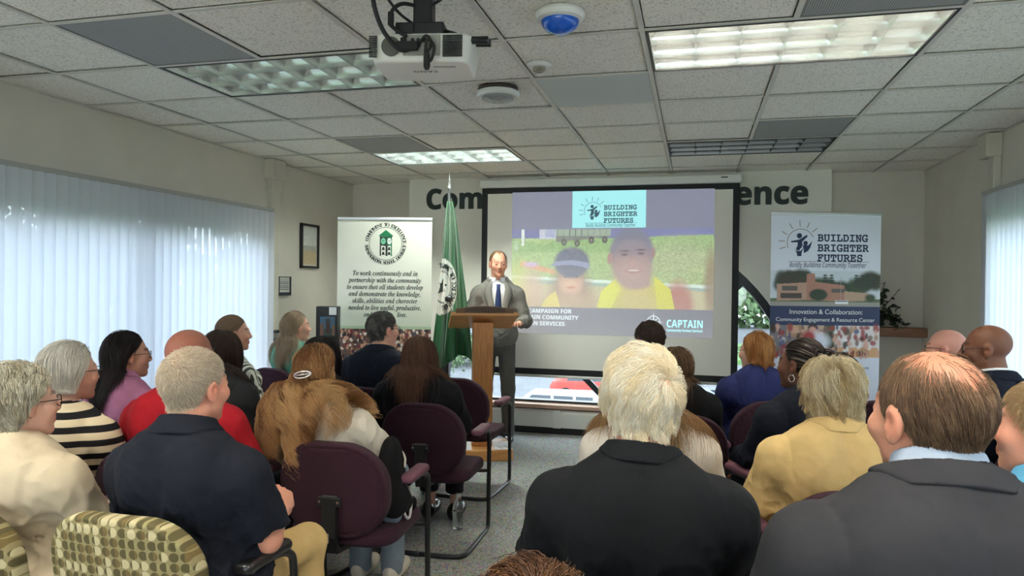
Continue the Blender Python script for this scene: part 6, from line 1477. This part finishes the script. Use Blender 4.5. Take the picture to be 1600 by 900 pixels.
p = Person('woman with short tousled blonde grey hair in a butter yellow blazer', (.476, 2.77, 1.235), 10, fem=1, w=1.14, g=1.15, tone=(216, 166, 142), hyaw=12, line='full', rootcol=(150, 126, 90))
p.top('blazer', C_yel, .020, seed=22, folds=0.0085, pad=1); p.collar(C_yel, .012, .028, -.022, .036, .04); p.trousers(C_tdark)
p.hair(9000, .085, .0008, 10, .040, 'whorl', (.1, .1, 1), .45, .40, .22, .007, 9, .65, 120, ((224, 200, 152), (172, 146, 102), (246, 232, 196), (130, 108, 78)), seed=22)
seat_for(p, 'plum', 'plum armchair behind the butter yellow blazer', GR)
p = Person('bald man with a pink scalp near the ledge, mostly hidden', (1.431, 4.72, 1.259), 30, w=1.05, tone=(190, 136, 120), hyaw=34, line='bald')
p.top('jacket', C_grey, .020, seed=23); p.trousers(C_tdark); p.glasses(M_gl)
seat_for(p, 'plum', 'plum armchair under the pink scalped bald man', GR)
p = Person('bald man with dark skin and glasses in a navy suit, hand at his chin', (1.40, 4.02, 1.32), 38, w=1.08, g=1.1, tone=(112, 72, 52), hyaw=32, line='bald', hpitch=4,
           arms=((( -.23, .12, .74), (-.05, .20, 1.03), (.2, -.1, .9), (-.6, -.6, .2)), 'lap'))
p.top('shirt', C_white, .008, folds=0, neck_h=.03, seed=24, h=.009); p.collar(C_white, .010, .006, 0, .048, name='shirt_collar')
p.top('suit_jacket', C_dknavy, .024, seed=24, folds=0.0085, pad=1, neck_h=.0, neck_cut=.014); p.collar(C_dknavy, .018, .026, -.02, .034, .04, name='jacket_collar'); p.trousers(C_dknavy); p.glasses(M_gl)
seat_for(p, 'plum', 'plum armchair behind the man in the navy suit by the right blinds', GR)
chair_at((1.03, 4.85), math.radians(14), 'plum', 'empty plum armchair below the right end of the campaign banner', GR)
o = tag(mesh_bm('programme_sheet', (lambda b: (lohi(b, (-.07, -.10, 0), (.07, .10, .003)), b)[1])(bmesh.new()), mat('pink_paper', srgb(226, 196, 186), .7), bevel=.0005), 'small pale programme sheet in the lap of the man in the navy suit', 'paper')
o.location = (1.19, 4.26, .70); o.rotation_euler = (.2, -.1, .6)

# --- the speaker
p = Person('man in a grey suit and dark blue tie speaking behind the podium', (-1.80, 6.49, 1.80), 198, w=.98, g=.92, tone=(206, 150, 126), hyaw=8, hpitch=6, rootcol=(150, 108, 82), stand=True, line='receding', h=.0042,
           arms=(((-.265, .03, 1.14), (-.19, .22, 1.13), (.25, .9, .1), (0, -.2, 1)), ((.265, .02, 1.16), (.19, .24, 1.20), (-.3, .9, .1), (0, -.2, 1))))
p.top('shirt', C_white, .006, folds=0, neck_h=.03, seed=30, h=.007); p.collar(C_white, .009, .016, -.006, .042, .012, name='shirt_collar')
p.top('suit_jacket', C_gsuit, .018, folds=0.0068, pad=1, seed=30, hem=.80, vee=(1.13, .085), neck_h=-.005, neck_cut=.014, h=.006); p.collar(C_gsuit, .016, .024, -.02, .03, .06, name='jacket_collar')
p.trousers(C_gtrous)
p.hair(5000, .016, .0006, 5, .007, 'sweep', (0, -.6, .75), .0, .5, .25, cols=((150, 110, 76), (110, 80, 58), (176, 138, 100)), seed=30)
# tie and lapels follow the chest
def front(x, z):
    lo_, hi_ = 0.0, .4
    for _ in range(24):
        m_ = (lo_ + hi_) / 2
        if p.torso(np.array([[x, m_, z]], f32), .008)[0] < 0: lo_ = m_
        else: hi_ = m_
    return lo_
def strip(name, m, rows, off, th):
    V, F = [], []
    for L_, R_, z in rows:
        for k in range(5): x = L_ + (R_ - L_) * k / 4; V.append((x, front(x, z) + off + th * (1 - ((k - 2) / 2) ** 2), z))
    n_ = len(rows); F = [[i * 5 + k, i * 5 + k + 1, i * 5 + k + 6, i * 5 + k + 5] for i in range(n_ - 1) for k in range(4)]
    o = mesh_np(name, V, F, m, p.t, True); md = o.modifiers.new('thick', 'SOLIDIFY'); md.thickness = .004; return o
zc_ = p.C[2]
strip('tie', cloth('dark_blue_tie', srgb(34, 44, 78), .6), [(-.020, .020, zc_ - .035), (-.016, .016, zc_ - .07), (-.024, .024, zc_ - .14), (-.034, .034, zc_ - .27), (-.036, .036, zc_ - .33)], .006, .008)
for k in (-1, 1): strip('lapel', C_gsuit, [(k * .055, k * .072, zc_ - .005), (k * .062, k * .125, zc_ - .08), (k * .055, k * .135, zc_ - .14), (k * .035, k * .095, zc_ - .25), (k * .012, k * .035, zc_ - .40)], .020, .006)
# --- coat and bag on the aisle chair beside the ginger haired woman
def fcoat(P):
    d = smin(ell(P, (.20, -.05, .66), (.055, .10, .17)), cap(P, (.225, -.06, .56), (.22, .14, .49), .055, .04), .06)
    return d + .012 * wob(P * A3(1, 1, .5), 22, 3)
V, F = sdf_mesh(fcoat, (.05, -.32, .38), (.36, .26, .95), .008); o = mesh_np('coat', smooth_np(V, F, 1), F, C_blk, None, True)
o.location = (-1.47, 2.90, 0); o.rotation_euler = (0, 0, math.radians(2)); tag(o, 'black coat bundled on the aisle chair beside the cream hoodie', 'coat')
t = thing('handbag', 'denim handbag with a white chain strap beside the cream hoodie', 'bag', (-1.27, 2.93, .455), math.radians(10))
sdf_obj('bag_body', lambda P: rbox(P, (0, 0, .065), (.045, .10, .06), .03) + .004 * wob(P, 30), (-.1, -.16, -.02), (.1, .16, .16), .007, C_jean, t, 1)
bm = bmesh.new(); tube(bm, spline([(.045, -.08, .11), (.055, -.05, .03), (.057, .02, -.0), (.055, .07, .05), (.045, .08, .12)], 8), .006, 6); mesh_bm('chain_strap', bm, mat('white_chain', srgb(210, 208, 204), .4), t)
